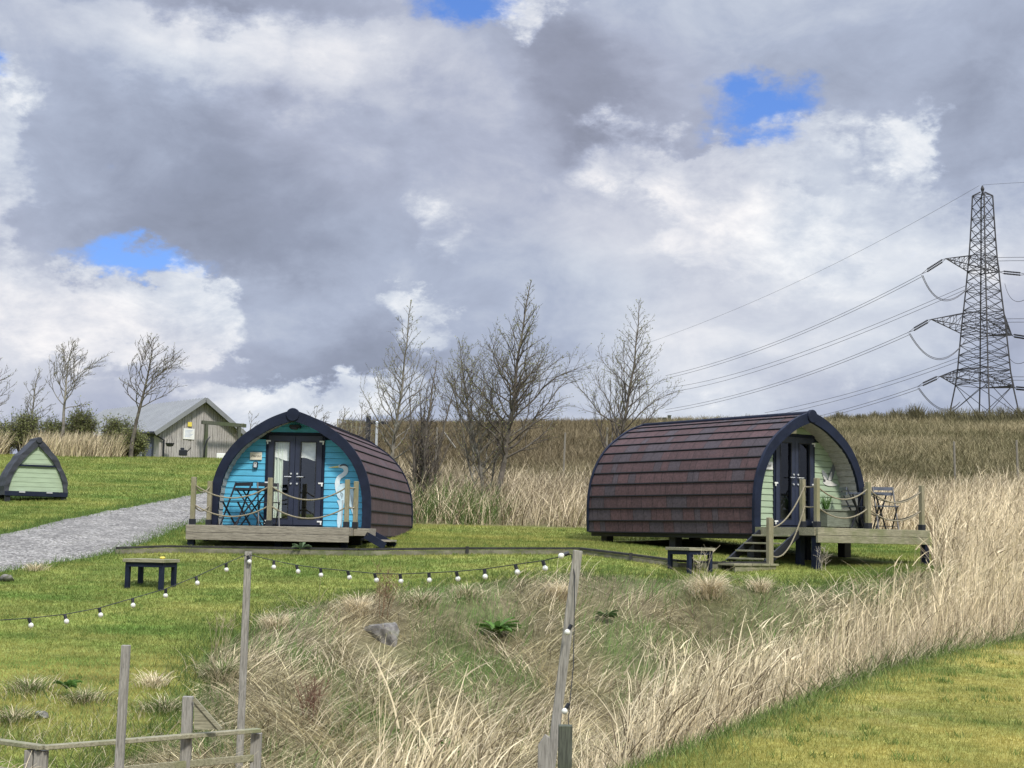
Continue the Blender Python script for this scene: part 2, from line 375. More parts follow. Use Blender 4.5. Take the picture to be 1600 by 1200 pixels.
def lawn_col(X, Y, rnd=None, yellow=0.0):
    a = vnoise(X*.55, Y, .9, 7)*.5+vnoise(X*.35, Y, 2.6, 8)*.45+vnoise(X*.3, Y*1.5, 6, 9)*.45+vnoise(X*.5, Y*1.5, 13, 19)*.3
    k = np.clip(.36+yellow+.36*a+(0 if rnd is None else rnd), 0, 1)[:, None]
    v = (1+.16*vnoise(X*.4, Y*1.3, 3.3, 41)+.14*vnoise(X*.5, Y*1.3, 8.5, 42))[:, None]
    return (np.array([.112, .178, .036])*(1-k)+np.array([.38, .35, .105])*k)*v
def moss_col(X, Y, rnd=0):
    a = vnoise(X*.7-Y*.25, Y*1.1, 1.5, 31)*.6+vnoise(X*.6, Y*1.3, 4.1, 32)*.45+vnoise(X*.7, Y*1.4, 11, 33)*.35
    k = np.clip(.58+.42*a+rnd, 0, 1)[:, None]; b = np.clip(vnoise(X, Y*1.5, 2.3, 35)*1.2-.55, 0, 1)[:, None]
    c = np.array([.125, .175, .040])*(1-k)+np.array([.41, .355, .10])*k
    return c*(1-.45*b)+np.array([.46, .40, .20])*.45*b
def straw_col(n, tone=0.0, pink=0.0):
    k = np.clip(RNG.normal(.5+tone, .42, n), 0, 1)[:, None]; c = np.array([.085, .06, .035])*(1-k)+np.array([.90, .78, .53])*k
    if pink: c = c*np.array([1.0, .98, .93+pink])
    return c

def axis_lines(c0, c1, step, lo, hi, g=1.18):
    a = list(np.arange(c0, c1+1e-6, step)); s = step; x = c1
    while x < hi: s *= g; x += s; a.append(x)
    s = step; x = c0
    while x > lo: s *= g; x -= s; a.insert(0, x)
    return np.array(a)
def build_ground():
    xs = axis_lines(-13, 13, .22, -1800, 1800); ys = axis_lines(6, 40, .2, -900, 2600, 1.06)
    Xg, Yg = np.meshgrid(xs, ys); X, Y = Xg.ravel(), Yg.ravel(); Z = terrain(X, Y)
    nx, ny = len(xs), len(ys)
    i = (np.arange(ny-1)[:, None]*nx+np.arange(nx-1)).ravel(); Fq = np.stack([i, i+1, i+nx+1, i+nx], 1)
    g, r, t, d1, d2 = region(X, Y)
    C = lawn_col(X, Y)
    C[r] = moss_col(X[r], Y[r])
    straw = np.array([.17, .145, .085]); green = np.array([.10, .12, .045])
    k = np.clip(.95+.5*vnoise(X, Y, 1.3, 4)-.35*sstep(.45, .95, t), 0, 1)[:, None]
    C = np.where(g[:, None], straw*k+green*(1-k), C)
    hillm = (sstep(35.0, 36.0, Y)*sstep(-1, 1, X+.12*Y))[:, None]
    hn = np.clip(.5+.5*vnoise(X*.5, Y, .5, 6)+.3*vnoise(X, Y*2, 1.7, 2), 0, 1)[:, None]
    hill = np.array([.10, .10, .04])*(1-hn)+np.array([.27, .23, .13])*hn
    brown = np.array([.13, .105, .065]); bm = (sstep(18, 2, X)*sstep(52, 60, Y))[:, None]
    hill = hill*(1-.6*bm)+brown*.6*bm
    C = C*(1-hillm)+hill*hillm
    m, N, b, o = new_mat('ground_turf'); a = N.n('ShaderNodeAttribute', attribute_name='col').outputs['Color']
    tc = N.n('ShaderNodeTexCoord').outputs['Object']; n1 = N.noise(tc, 9, 8, .7); n2 = N.noise(tc, .8, 6, .6)
    k = N.m('MULTIPLY', N.mrange(n1, .25, .75, .55, 1.35), N.mrange(n2, .3, .7, .85, 1.15))
    c = N.vm('SCALE', a, k); N.put(c, b.inputs['Base Color']); b.inputs['Roughness'].default_value = .95; b.inputs['Specular IOR Level'].default_value = .1
    bn = N.n('ShaderNodeBump'); bn.inputs['Strength'].default_value = .7; bn.inputs['Distance'].default_value = .05; N.put(n1, bn.inputs['Height']); N.put(bn.outputs[0], b.inputs['Normal'])
    gobj = np_mesh('ground', np.stack([X, Y, Z], 1), Fq, C, m, smooth=True); tag(gobj, kind='structure')
build_ground()

# gravel path
UP = [(-260, 890), (-120, 862), (0, 838), (80, 816), (150, 801), (220, 787), (300, 771), (350, 763), (400, 758)]
LO = [(-260, 965), (-120, 925), (0, 896), (60, 886), (120, 878), (180, 866), (240, 845), (285, 822), (350, 812)]
def build_path():
    def smooth_line(P, n=60):
        g = [ground_at(*p, 15, 60) for p in P]; s = np.linspace(0, len(g)-1, n); k = np.arange(len(g))
        return np.stack([np.interp(s, k, [q.x for q in g]), np.interp(s, k, [q.y for q in g])], 1)
    A, B = smooth_line(UP, 120), smooth_line(LO, 120)
    kk = np.ones(15)/15
    for L_ in (A, B):
        for c_ in (0, 1): L_[:, c_] = np.convolve(np.pad(L_[:, c_], 7, 'edge'), kk, 'valid')
    for L_, sg in ((A, 1), (B, -1)): L_ += np.stack([vnoise(L_[:, 0], L_[:, 1], 3, 2), 0*L_[:, 1]], 1)*.07
    ns = 26; s = np.linspace(0, 1, ns)[None, :, None]; G = A[:, None]*(1-s)+B[:, None]*s
    X, Y = G[..., 0].ravel(), G[..., 1].ravel(); Z = terrain(X, Y)+.03+.012*vnoise(X, Y, 5, 1); n = len(A); se = np.tile(np.linspace(0, 1, ns), n); Z -= .045*np.clip(1-np.minimum(se, 1-se)*18, 0, 1)
    i = (np.arange(n-1)[:, None]*ns+np.arange(ns-1)).ravel(); Fq = np.stack([i, i+1, i+ns+1, i+ns], 1)
    m, N, b, o = new_mat('gravel'); tc = N.n('ShaderNodeTexCoord').outputs['Object']
    vo = N.n('ShaderNodeTexVoronoi'); vo.inputs['Scale'].default_value = 20; N.put(tc, vo.inputs['Vector'])
    c = N.mix(N.mrange(vo.outputs['Distance'], 0, .5), (.50, .485, .45), (.22, .21, .19))
    sc = N.n('ShaderNodeSeparateColor'); N.put(vo.outputs['Color'], sc.inputs[0])
    c = N.vm('SCALE', c, N.mrange(sc.outputs[0], 0, 1, .6, 1.35)); c = N.vm('SCALE', c, N.mrange(N.noise(tc, 1.6, 5, .65), .3, .7, .72, 1.15)); c = N.mix(N.mrange(N.noise(tc, 3.5, 7, .7), .56, .70, 0, .55), c, (.16, .15, .10))
    N.put(c, b.inputs['Base Color']); b.inputs['Roughness'].default_value = .95
    bn = N.n('ShaderNodeBump'); bn.inputs['Strength'].default_value = 1; bn.inputs['Distance'].default_value = .03; N.put(vo.outputs['Distance'], bn.inputs['Height']); N.put(bn.outputs[0], b.inputs['Normal'])
    tag(np_mesh('gravel_path', np.stack([X, Y, Z], 1), Fq, None, m, smooth=True), kind='structure')
    return np.concatenate([A, B[::-1]])
PATH = build_path()

# ------------------------------------------------------------------ arched camping pods
PW = [1.49, 1.50, 1.50, 1.488, 1.447, 1.373, 1.262, 1.116, .935, .715, .48, .24, 0]
PH = [0, .235, .485, .738, .981, 1.213, 1.435, 1.639, 1.82, 1.98, 2.128, 2.235, 2.315]
def catmull(P, i, t):
    p = [np.array(P[max(0, min(len(P)-1, k))], float) for k in (i-1, i, i+1, i+2)]
    return .5*((2*p[1])+(-p[0]+p[2])*t+(2*p[0]-5*p[1]+4*p[2]-p[3])*t*t+(-p[0]+3*p[1]-3*p[2]+p[3])*t**3)
PROF = list(zip(PW, PH))
def prof_pts(off=0, sub=3):
    out = []
    for i in range(len(PROF)-1):
        for k in range(sub): out.append(catmull(PROF, i, k/sub))
    out.append(np.array(PROF[-1], float)); out = np.array(out)
    d = np.gradient(out, axis=0); n = np.stack([d[:, 1], -d[:, 0]], 1); n /= np.linalg.norm(n, axis=1)[:, None]
    n[-1] = (0, 1.1)
    o = out+n*off
    o[:, 0] = np.maximum(o[:, 0], 0); o[-1, 0] = 0
    return o
INN = prof_pts(-.135)
def inner_w(z): return float(np.interp(z, INN[:, 1], INN[:, 0], right=0))

class Pod:
    def __init__(s, X, Y, Z, yaw, L): s.X, s.Y, s.Z, s.yaw, s.L = X, Y, Z, yaw, L; s.yw = .30; s.lx, s.ly = math.cos(yaw), -math.sin(yaw); s.ax, s.ay = math.sin(yaw), math.cos(yaw)
    def w(s, u, y, h=0): return Vector((s.X+u*s.lx+y*s.ax, s.Y+u*s.ly+y*s.ay, s.Z+h))
    def on(s, px, py, y):                    # pixel -> (u, h) on the local plane y = const
        r = Vector(ray(px, py)); n = Vector((s.ax, s.ay, 0)); p0 = s.w(0, y); t = p0.dot(n)/r.dot(n); q = r*t-Vector((s.X, s.Y, s.Z))
        return q.x*s.lx+q.y*s.ly, q.z
BLUE = Pod(-4.1544, 28.5405, -.033, .0709, 5.87); SAGE = Pod(5.7414, 28.7548, .1472, -.6321, 4.82); SAGE.yw = .43

def make_pod(P, name, label, wallmat, patchy, glassmat, seed):
    rnd = random.Random(seed)
    root = empty(name, P.w(0, 0), -P.yaw, label, 'camping pod', 'arched camping pods')
    yw = P.yw
    # --- roof courses
    mb = MB(); SUB = 3
    base = prof_pts(0, SUB)
    for side in (1, -1):
        for i in range(len(PROF)-1):
            seg = base[i*SUB:(i+1)*SUB+1]; d = seg[-1]-seg[0]; nrm = np.array([d[1], -d[0]]); nrm /= np.linalg.norm(nrm)
            offs = np.linspace(.026, .006, SUB+1)
            pts = [q+nrm*o for q, o in zip(seg, offs)]
            lipb = seg[0]+nrm*.002-d/np.linalg.norm(d)*.02
            y = 0.0; rowshade = rnd.uniform(.92, 1.08); prev_dark = 0
            while y < P.L-1e-3:
                w_ = min(rnd.choice([.16, .22, .30, .33, .42]), P.L-y)
                if P.L-y-w_ < .06: w_ = P.L-y
                dark = rnd.random() < (patchy if not prev_dark else .25); prev_dark = dark
                v = rnd.uniform(.88, 1.12)*rowshade
                c = (.060*v, .047*v, .053*v) if dark else (.072*v, .040*v, .040*v)
                if patchy < .2: c = tuple(.5*a+.5*b for a, b in zip(c, (.078*v, .050*v, .055*v)))
                sk = .05
                vs = []; n = len(pts)
                for k, q in enumerate(pts):
                    for yy in (y, y+w_):
                        s_ = 0 if yy in (0.0,) or abs(yy-P.L) < 1e-6 else sk*k/(n-1)
                        vs.append((side*max(q[0], 0), yy+s_, q[1]))
                mb.add(vs, [(2*k, 2*k+1, 2*k+3, 2*k+2) for k in range(n-1)], c)
                y += w_
                if y < P.L-.02: mb.add([(side*max(q[0], 0), yy_+(sk*k/(n-1)), q[1]+.001) for k, q in enumerate([(p_[0]+nrm[0]*.002, p_[1]+nrm[1]*.002) for p_ in pts]) for yy_ in (y-.006, y+.006)], [(2*k, 2*k+1, 2*k+3, 2*k+2) for k in range(n-1)], (.022, .016, .017))
            q = pts[0]; mb.add([(side*q[0], 0, q[1]), (side*q[0], P.L, q[1]), (side*lipb[0], P.L, lipb[1]), (side*lipb[0], 0, lipb[1])], [(0, 1, 2, 3)], (.004, .004, .006))
            q2 = seg[0]+nrm*.029+d/np.linalg.norm(d)*.010; q1 = seg[0]+nrm*.030-d/np.linalg.norm(d)*.012
            mb.add([(side*q1[0], .002, q1[1]), (side*q1[0], P.L-.002, q1[1]), (side*q2[0], P.L-.002, q2[1]), (side*q2[0], .002, q2[1])], [(0, 1, 2, 3)], (.006, .006, .009))
    roof = mb.build('roof', M['roof'], root)
    rc = MB(); rc.tube([(0, .02, 2.33), (0, P.L, 2.33)], .045, 8); rc.build('ridge_cap', M['roof'] if False else M['navy'], roof, smooth=True)
    # --- fascias front and back
    for nm, y0, y1 in (('front_fascia', -.055, .012), ('rear_fascia', P.L-.01, P.L+.045)):
        f = MB(); o_ = prof_pts(.05 if nm[0] == 'f' else .042, 3); n = len(o_)
        wd = np.interp(np.arange(n), [0, n*.5, n-1], [.165, .175, .205]) if nm[0] == 'f' else np.full(n, .09)
        d = np.gradient(o_, axis=0); nn = np.stack([d[:, 1], -d[:, 0]], 1); nn /= np.linalg.norm(nn, axis=1)[:, None]; nn[-1] = (0, 1)
        i_ = o_-nn*wd[:, None]; i_[:, 0] = np.maximum(i_[:, 0], 0)
        for sd_ in (1, -1):
            vs = []
            for a, b_ in zip(o_, i_): vs += [(sd_*a[0], y0, a[1]), (sd_*b_[0], y0, b_[1]), (sd_*b_[0], y1, b_[1]), (sd_*a[0], y1, a[1])]
            fs = []
            for k in range(n-1):
                for e in range(4): fs.append((4*k+e, 4*k+(e+1) % 4, 4*k+4+(e+1) % 4, 4*k+4+e))
            fs.append((0, 1, 2, 3)); f.add(vs, fs)
        f.build(nm, M['navy'], root)
    ap = MB(); ap.lathe((0, 0, 2.27), [(.118, -.085), (.128, -.075), (.128, -.02), (.12, -.01)], 20, 'y'); ap.build('apex_disc', M['navy'], root)
    # --- recessed front wall boards
    DW, DT, DB = .575, 1.955, .13
    wb = MB(); z = .05; bh = .118; zt = INN[-1, 1]
    while z < zt-.02:
        z1 = min(z+bh-.006, zt)
        if z < DT-.001 < z1: z1 = DT-.004
        wa, wc = inner_w(z)+.02, inner_w(z1)+.02
        spans = [(-1, 1)] if z > DT else [(-1, 0), (0, 1)]
        for (l, r_) in spans:
            xl0, xl1 = (-wa, -wc) if l == -1 else (DW, DW); xr0, xr1 = (wa, wc) if r_ == 1 else (-DW, -DW)
            if z <= DT:
                if xr0 <= xl0+.01 or xr1 <= xl1: continue
            vs = [(xl0, yw-.016, z), (xr0, yw-.016, z), (xr1, yw-.002, z1), (xl1, yw-.002, z1), (xl0, yw+.03, z), (xr0, yw+.03, z), (xr1, yw+.03, z1), (xl1, yw+.03, z1)]
            wb.add(vs, [(0, 1, 2, 3), (0, 4, 5, 1), (3, 2, 6, 7), (0, 3, 7, 4), (1, 5, 6, 2)])
        z = DT+.001 if abs(z1-(DT-.004)) < 1e-6 else z+bh
    wall = wb.build('front_wall', wallmat, root)
    back = MB()
    pl = [(-q[0]-.05, q[1]) for q in INN]+[(q[0]+.05, q[1]) for q in INN[::-1]]
    L_ = [(x, z_) for x, z_ in pl if x < -DW and z_ < DT+.2]
    back.add([(-1.42, yw+.034, .0), (-DW, yw+.034, 0), (-DW, yw+.034, 2.0)]+[(x, yw+.034, z_) for x, z_ in L_[::-1]], [tuple(range(3+len(L_)))])
    back.add([(1.42, yw+.034, .0), (DW, yw+.034, 0), (DW, yw+.034, 2.0)]+[(-x, yw+.034, z_) for x, z_ in L_[::-1]], [tuple(range(3+len(L_)))])
    back.add([(-.7, yw+.034, DT), (.7, yw+.034, DT), (.5, yw+.034, 2.1), (0, yw+.034, 2.3), (-.5, yw+.034, 2.1)], [(0, 1, 2, 3, 4)])
    back.build('wall_backing', M['groove'], wall)
    # rear wall, floor, bearers
    rw = MB(); ii = prof_pts(-.02); rw.add([(-q[0], P.L-.02, q[1]) for q in ii]+[(q[0], P.L-.02, q[1]) for q in ii[::-1]][1:], [tuple(range(2*len(ii)-1))]); rw.build('rear_wall', M['interior'], root)
    fl = MB(); fl.box(-1.44, 1.44, -.02, P.L, -.09, .03); fl.build('floor_frame', M['black'], root)
    ln = MB(); q_ = prof_pts(-.03)
    ln.add([(-q[0], yw+.04, q[1]) for q in q_]+[(-q[0], P.L-.03, q[1]) for q in q_], [(k, k+1, k+1+len(q_), k+len(q_)) for k in range(len(q_)-1)])
    ln.add([(q[0], yw+.04, q[1]) for q in q_]+[(q[0], P.L-.03, q[1]) for q in q_], [(k, k+1, k+1+len(q_), k+len(q_)) for k in range(len(q_)-1)])
    ln.build('inner_lining', M['interior'], root)
    for yy in (.25, P.L*.5, P.L-.3):
        for xx in (-1.25, 1.25):
            w_ = P.w(xx, yy); g = tz(w_.x, w_.y)-P.Z; ft = MB(); ft.box(xx-.09, xx+.09, yy-.09, yy+.09, g-.1, -.085); ft.build('foot', M['black'], root)
    # soffit slats in the porch
    sf = MB(); nn = 19
    for sd_ in (1, -1):
        L = INN; s = np.linspace(0, len(L)-1.001, nn+1)
        P2 = [np.array([np.interp(a, np.arange(len(L)), L[:, 0]), np.interp(a, np.arange(len(L)), L[:, 1])]) for a in s]
        for k in range(nn):
            a, b_ = P2[k], P2[k+1]; b2 = a+(b_-a)*.93; off = np.array([.016, 0])
            sf.add([(sd_*a[0], .0, a[1]), (sd_*b2[0]+sd_*.014, .0, b2[1]), (sd_*b2[0]+sd_*.014, yw, b2[1]), (sd_*a[0], yw, a[1])], [(0, 1, 2, 3)])
            sf.add([(sd_*(a[0]+.02), .0, a[1]-.0), (sd_*(b_[0]+.02), .0, b_[1]), (sd_*(b_[0]+.02), yw, b_[1]), (sd_*(a[0]+.02), yw, a[1])], [(0, 1, 2, 3)])
    sf.build('soffit', M['soffit'], root)
    # doors
    fr = MB(); fr.box(-DW, -DW+.05, yw-.03, yw+.05, DB, DT); fr.box(DW-.05, DW, yw-.03, yw+.05, DB, DT)
    fr.box(-DW+.05, DW-.05, yw-.03, yw+.05, DT-.06, DT); fr.box(-DW+.05, DW-.05, yw-.03, yw+.05, DB, DB+.05)
    fr.build('door_frame', M['navy'], root, bevel=.004)
    for sd_ in (-1, 1):
        a, b_ = sorted((sd_*.004, sd_*(DW-.054)))
        px0, px1 = a+.115, b_-.105
        if sd_ == 1: px0, px1 = a+.105, b_-.115
        z0, z1 = DB+.055, DT-.065; pz0, pz1 = z0+.12, z1-.12
        dm = MB(); y0, y1 = yw-.045, yw+.03
        dm.box(a, px0, y0, y1, z0, z1); dm.box(px1, b_, y0, y1, z0, z1); dm.box(px0, px1, y0, y1, z0, pz0); dm.box(px0, px1, y0, y1, pz1, z1)
        door = dm.build('door', M['navy_door'], root)
        bd = MB()
        for (xa, xb, za, zb) in ((px0-.012, px0+.006, pz0, pz1), (px1-.006, px1+.012, pz0, pz1), (px0-.012, px1+.012, pz0-.012, pz0+.006), (px0-.012, px1+.012, pz1-.006, pz1+.012)):
            bd.box(xa, xb, y0-.008, y0+.004, za, zb)
        bd.build('glazing_bead', M['black'], door)
        pn = MB(); pn.add([(px0, yw-.012, pz0), (px1, yw-.012, pz0), (px1, yw-.012, pz1), (px0, yw-.012, pz1)], [(0, 1, 2, 3)]); pn.build('pane', glassmat, door)
        hx = sd_*.06
        hd = MB(); hd.tube([(hx, y0-.008, 1.1), (hx, y0-.05, 1.1), (hx+sd_*.012, y0-.055, 1.1), (hx+sd_*.125, y0-.055, 1.1)], .011, 8)
        hd.lathe((hx, 0, 1.16), [(.018, y0-.03), (.018, y0-.01)], 10, 'y'); hd.lathe((hx, 0, .97), [(.017, y0-.03), (.02, y0-.01)], 10, 'y')
        hd.build('handle', M['chrome'], door)
        ex = sd_*(DW-.055)
        for hz in (1.77, .97, .24):
            hg = MB(); hg.box(ex-.05, ex+.04, y0-.014, y0-.002, hz, hz+.028); hg.box(ex+sd_*.02-.012, ex+sd_*.02+.012, y0-.016, y0-.002, hz-.045, hz); hg.build('hinge', M['white'], door)
    return root, yw

bluepod, yw = make_pod(BLUE, 'camping_pod', 'arched camping pod with turquoise blue front wall painted with a heron', M['blue'], .08, M['glass_b'], 3)
sagepod, yws = make_pod(SAGE, 'camping_pod', 'arched camping pod with pale green front wall and long red brown shingle roof', M['sage'], .28, M['glass_s'], 5)

def wpoly(P, pts, ox, oy, sc, mb, col, y, th=.006):       # paint / plate outline on the wall plane
    for _ in range(2): pts = [((1-f)*a[0]+f*b[0], (1-f)*a[1]+f*b[1]) for a, b in zip(pts, pts[1:]+pts[:1]) for f in (.25, .75)]
    q = [P.on(ox+a/sc, oy+b/sc, y) for a, b in pts]
    mb.add([(u, y, h) for u, h in q], [tuple(range(len(q)))], col)
def stroke(P, pts, ws, ox, oy, sc, mb, col, y):
    w_ = list(ws)[:len(pts)]+[ws[-1]]*(len(pts)-len(ws))
    PW_ = [(a[0], a[1], c) for a, c in zip(pts, w_)]
    for _ in range(2): PW_ = [PW_[0]]+[tuple((1-f)*a[i]+f*b[i] for i in range(3)) for a, b in zip(PW_, PW_[1:]) for f in (.25, .75)]+[PW_[-1]]
    pts = [(a, b) for a, b, _ in PW_]; ws = [c for *_, c in PW_]
    q = [np.array(P.on(ox+a/sc, oy+b/sc, y)) for a, b in pts]
    vs = []
    for i, p in enumerate(q):
        d = q[min(i+1, len(q)-1)]-q[max(i-1, 0)]; n = np.array([-d[1], d[0]])/(np.linalg.norm(d)+1e-9)
        for s_ in (-1, 1): r = p+n*ws[i]*s_; vs.append((r[0], y, r[1]))
    mb.add(vs, [(2*i, 2*i+1, 2*i+3, 2*i+2) for i in range(len(q)-1)], col)
# heron painted on the blue wall (crop coordinates of the photograph, converted onto the wall plane)
WH = (.66, .76, .80); hm = MB(); yh = yw-.022; A = (320, 630, 5.2185)
neck = [(1090, 515), (1125, 512), (1150, 530), (1152, 560), (1128, 585), (1098, 600), (1082, 630), (1080, 670), (1100, 715), (1128, 750)]
stroke(BLUE, neck, [.022, .042, .045, .042, .04, .04, .045, .05, .08, .10], *A, hm, WH, yh)
wpoly(BLUE, [(1075, 690), (1100, 660), (1145, 650), (1195, 680), (1222, 740), (1232, 850), (1222, 935), (1205, 905), (1180, 830), (1150, 800), (1100, 790), (1072, 750)], *A, hm, (.52, .69, .77), yh-.001)
stroke(BLUE, [(1110, 790), (1112, 850), (1100, 900), (1095, 960), (1092, 1015)], [.08, .03, .04, .045, .02], *A, hm, (.52, .69, .77), yh-.0015)
stroke(BLUE, [(1125, 790), (1120, 900), (1112, 1010)], [.018, .012, .01], *A, hm, (.35, .42, .45), yh-.0035)
stroke(BLUE, [(1100, 512), (1125, 500), (1150, 503), (1172, 524)], [.008, .02, .016, .004], *A, hm, (.03, .05, .09), yh-.0035)
stroke(BLUE, [(1090, 518), (1060, 520), (1012, 523)], [.018, .012, .003], *A, hm, (.66, .58, .20), yh-.003)
for a in ((1098, 715), (1112, 728), (1104, 745)): stroke(BLUE, [a, (a[0]+14, a[1]+14), (a[0]+12, a[1]+34)], [.003, .012, .004], *A, hm, (.25, .33, .37), yh-.0045)
for k in range(5): stroke(BLUE, [(1180+k*8, 720+k*14), (1196+k*6, 790+k*20), (1204+k*4, 860+k*10)], [.004, .012, .004], *A, hm, (.42, .52, .56), yh-.0042)
hm.build('heron_mural', M['mural'], bluepod)
# name sign + key safe on the blue pod
def text_mesh(name, txt, size, mat, parent, loc, rotx=math.pi/2, shear=0):
    cu = bpy.data.curves.new(name, 'FONT'); cu.body = txt; cu.size = size; cu.shear = shear; cu.align_x = 'CENTER'; cu.align_y = 'CENTER'; cu.extrude = .0012
    o = bpy.data.objects.new(name, cu); COL.objects.link(o); dg = bpy.context.evaluated_depsgraph_get(); me = bpy.data.meshes.new_from_object(o.evaluated_get(dg))
    bpy.data.objects.remove(o); me.materials.clear(); me.materials.append(mat); t = bpy.data.objects.new(name, me); COL.objects.link(t); t.parent = parent; t.location = loc; t.rotation_euler = (rotx, 0, 0)
    return t
M['ink'] = solid('dark_ink', (.10, .10, .10), .8, var=.1)
u, h = BLUE.on(400, 712.5, yw-.03); s = MB(); s.box(u-.115, u+.115, yw-.04, yw-.017, h-.075, h+.075); sg = s.build('sign', M['cream'], bluepod, bevel=.004)
text_mesh('lettering', 'Heron', .072, M['ink'], sg, (u, yw-.0415, h), shear=.35)
u, h = BLUE.on(399.5, 726.5, yw-.03); s = MB(); s.box(u-.045, u+.045, yw-.07, yw-.017, h-.062, h+.062); ks = s.build('key_safe', M['black'], bluepod, bevel=.012)
s = MB(); s.box(u-.03, u+.03, yw-.078, yw-.068, h-.05, h+.045); s.build('keypad', M['chrome'], ks, bevel=.006)
s = MB(); s.lathe((u, 0, h+.025), [(.013, yw-.082), (.013, yw-.076)], 8, 'y'); s.build('dial', M['black'], ks)
s = MB(); s.box(-.10, .10, .1, .29, 2.03, 2.09); s.box(-.07, .07, .07, .14, 2.0, 2.05); s.build('porch_light', M['black'], bluepod, bevel=.01)
# curtain inside blue pod, pale sheet standing in for the bright pane reflection, bed
c = MB(); n = 40; vs = []
for k in range(n+1):
    x = -.49+.235*k/n; yy = yw+.06+.022*math.sin(k*1.15)
    vs += [(x, yy, .17), (x+.012*math.sin(k*.7), yy, 1.75)]
c.add(vs, [(2*k, 2*k+2, 2*k+3, 2*k+1) for k in range(n)]); c.build('curtain', M['curtain'], bluepod, smooth=True)
c = MB(); n = 24; vs = []
for k in range(n+1):
    x = -.56+1.12*k/n; yy = yw+.04; vs += [(x, yy, 1.44+.035*math.sin(k*.52)), (x, yy+.02, 1.6), (x, yy, 1.86)]
c.add(vs, [f for k in range(n) for f in ((3*k, 3*k+3, 3*k+4, 3*k+1), (3*k+1, 3*k+4, 3*k+5, 3*k+2))]); c.build('glare_sheet', M['glare_sheet'], bluepod)
for rt in (bluepod, sagepod):
    c = MB(); c.box(-1.0, 1.0, 3.0, 4.3, .03, .55); c.build('bed', M['bed'], rt, bevel=.05)
    c = MB(); c.box(.12, .75, 1.2, 1.6, .03, .75); c.build('cupboard', M['bed'], rt, bevel=.02)
# sage pod: sign, light, gull
yw, yh = yws, yws-.022
A3 = (1240, 640, 5.4545); A2 = (1080, 640, 5.4545)
u0, h0 = SAGE.on(1080+655/5.4545, 640+500/5.4545, yw-.03); u1, h1 = SAGE.on(1080+693/5.4545, 640+446/5.4545, yw-.03)
s = MB(); s.box(u1-.23, u1, yw-.04, yw-.017, h1-.15, h1); sg = s.build('sign', M['white'], sagepod, bevel=.004)
text_mesh('lettering', 'Gull', .075, M['ink'], sg, (u1-.115, yw-.0415, h1-.075), shear=.35)
u, h = SAGE.on(1248.5, 672.5, .1); s = MB(); s.box(u-.11, u+.11, .25, .42, h-.05, h+.05); s.build('porch_light', M['cream'], sagepod, bevel=.015)
gm = MB()
wpoly(SAGE, [(258, 602), (290, 600), (325, 612), (350, 632), (374, 638), (372, 646), (345, 652), (300, 652), (270, 640), (250, 622)], *A3, gm, (.66, .66, .62), yh)
wpoly(SAGE, [(258, 600), (236, 508), (262, 526), (288, 556), (292, 600)], *A3, gm, (.22, .24, .25), yh-.001)
wpoly(SAGE, [(262, 600), (250, 555), (270, 575), (288, 602)], *A3, gm, (.5, .5, .48), yh-.002)
wpoly(SAGE, [(284, 602), (300, 560), (322, 500), (340, 454), (354, 482), (352, 530), (338, 580), (322, 612)], *A3, gm, (.13, .145, .155), yh-.001)
wpoly(SAGE, [(292, 604), (308, 560), (324, 520), (330, 560), (318, 608)], *A3, gm, (.55, .55, .53), yh-.002)
wpoly(SAGE, [(250, 600), (268, 596), (275, 612), (258, 620)], *A3, gm, (.05, .05, .055), yh-.003)
gm.build('gull_mural', M['mural'], sagepod)

# ------------------------------------------------------------------ decks
def rope_pts(a, b, sag, n=14):
    a, b = Vector(a), Vector(b); return [a.lerp(b, k/n)+Vector((0, 0, -sag*4*(k/n)*(1-k/n))) for k in range(n+1)]
def make_deck(P, label, u0, u1, a1, ztop, woodm, posts, ropes, legs, side_h=.14, side=None, front_h=.265):
    root = empty('timber_deck', P.w(0, 0), -P.yaw, label, 'deck', 'timber decks')
    h = ztop-P.Z
    b = MB(); y = P.yw-.05; w_ = .12
    while y > -a1+.03:
        b.box(u0, u1, max(y-w_+.006, -a1+.03), y, h-.028, h+random.uniform(-.002, .002)); y -= w_
    b.build('deck_boards', woodm, root)
    f = MB(); f.box(u0-.01, u1+.01, -a1-.03, -a1+.024, h-.13, h+.004); f.box(u0-.012, u1+.006, -a1-.033, -a1+.02, h-front_h, h-.135); f.build('front_fascia_board', woodm, root, bevel=.004)
    for (ua, ub) in ((u0-.035, u0-.006), (u1+.006, u1+.035)):
        f = MB(); f.box(ua, ub, -a1+.03, -.02, h-side_h, h+.002); f.build('side_fascia_board', woodm, root)
    j = MB()
    for k in range(5):
        uu = u0+.1+(u1-u0-.2)*k/4; j.box(uu-.025, uu+.025, -a1+.03, .1, h-.16, h-.03)
    j.build('joist', M['black'], root)
    for (uu, aa, hh) in posts:
        p = MB(); p.box(uu-.041, uu+.041, -aa-.041, -aa+.041, h+.10, h+hh); po = p.build('post', M['wood_v'], root, bevel=.006)
        q = MB(); q.box(uu-.052, uu+.052, -aa-.052, -aa+.052, h-.005, h+.11); q.build('post_shoe', M['black'], po, bevel=.004)
    for (pa, pb, sag) in ropes:
        for dz in (.74, .38):
            r = MB(); s_ = sag*(1 if dz > .5 else .9)
            r.tube(rope_pts((pa[0], -pa[1], h+dz), (pb[0], -pb[1], h+dz), s_), .0135, 7); r.build('rope', M['rope'], root, smooth=True)
    for (uu, aa) in legs:
        w = P.w(uu, -aa); g = tz(w.x, w.y)-P.Z; l = MB(); l.box(uu-.06, uu+.06, -aa-.06, -aa+.06, g-.1, h-.14); l.build('leg', M['navy'], root, bevel=.004)
    return root, h
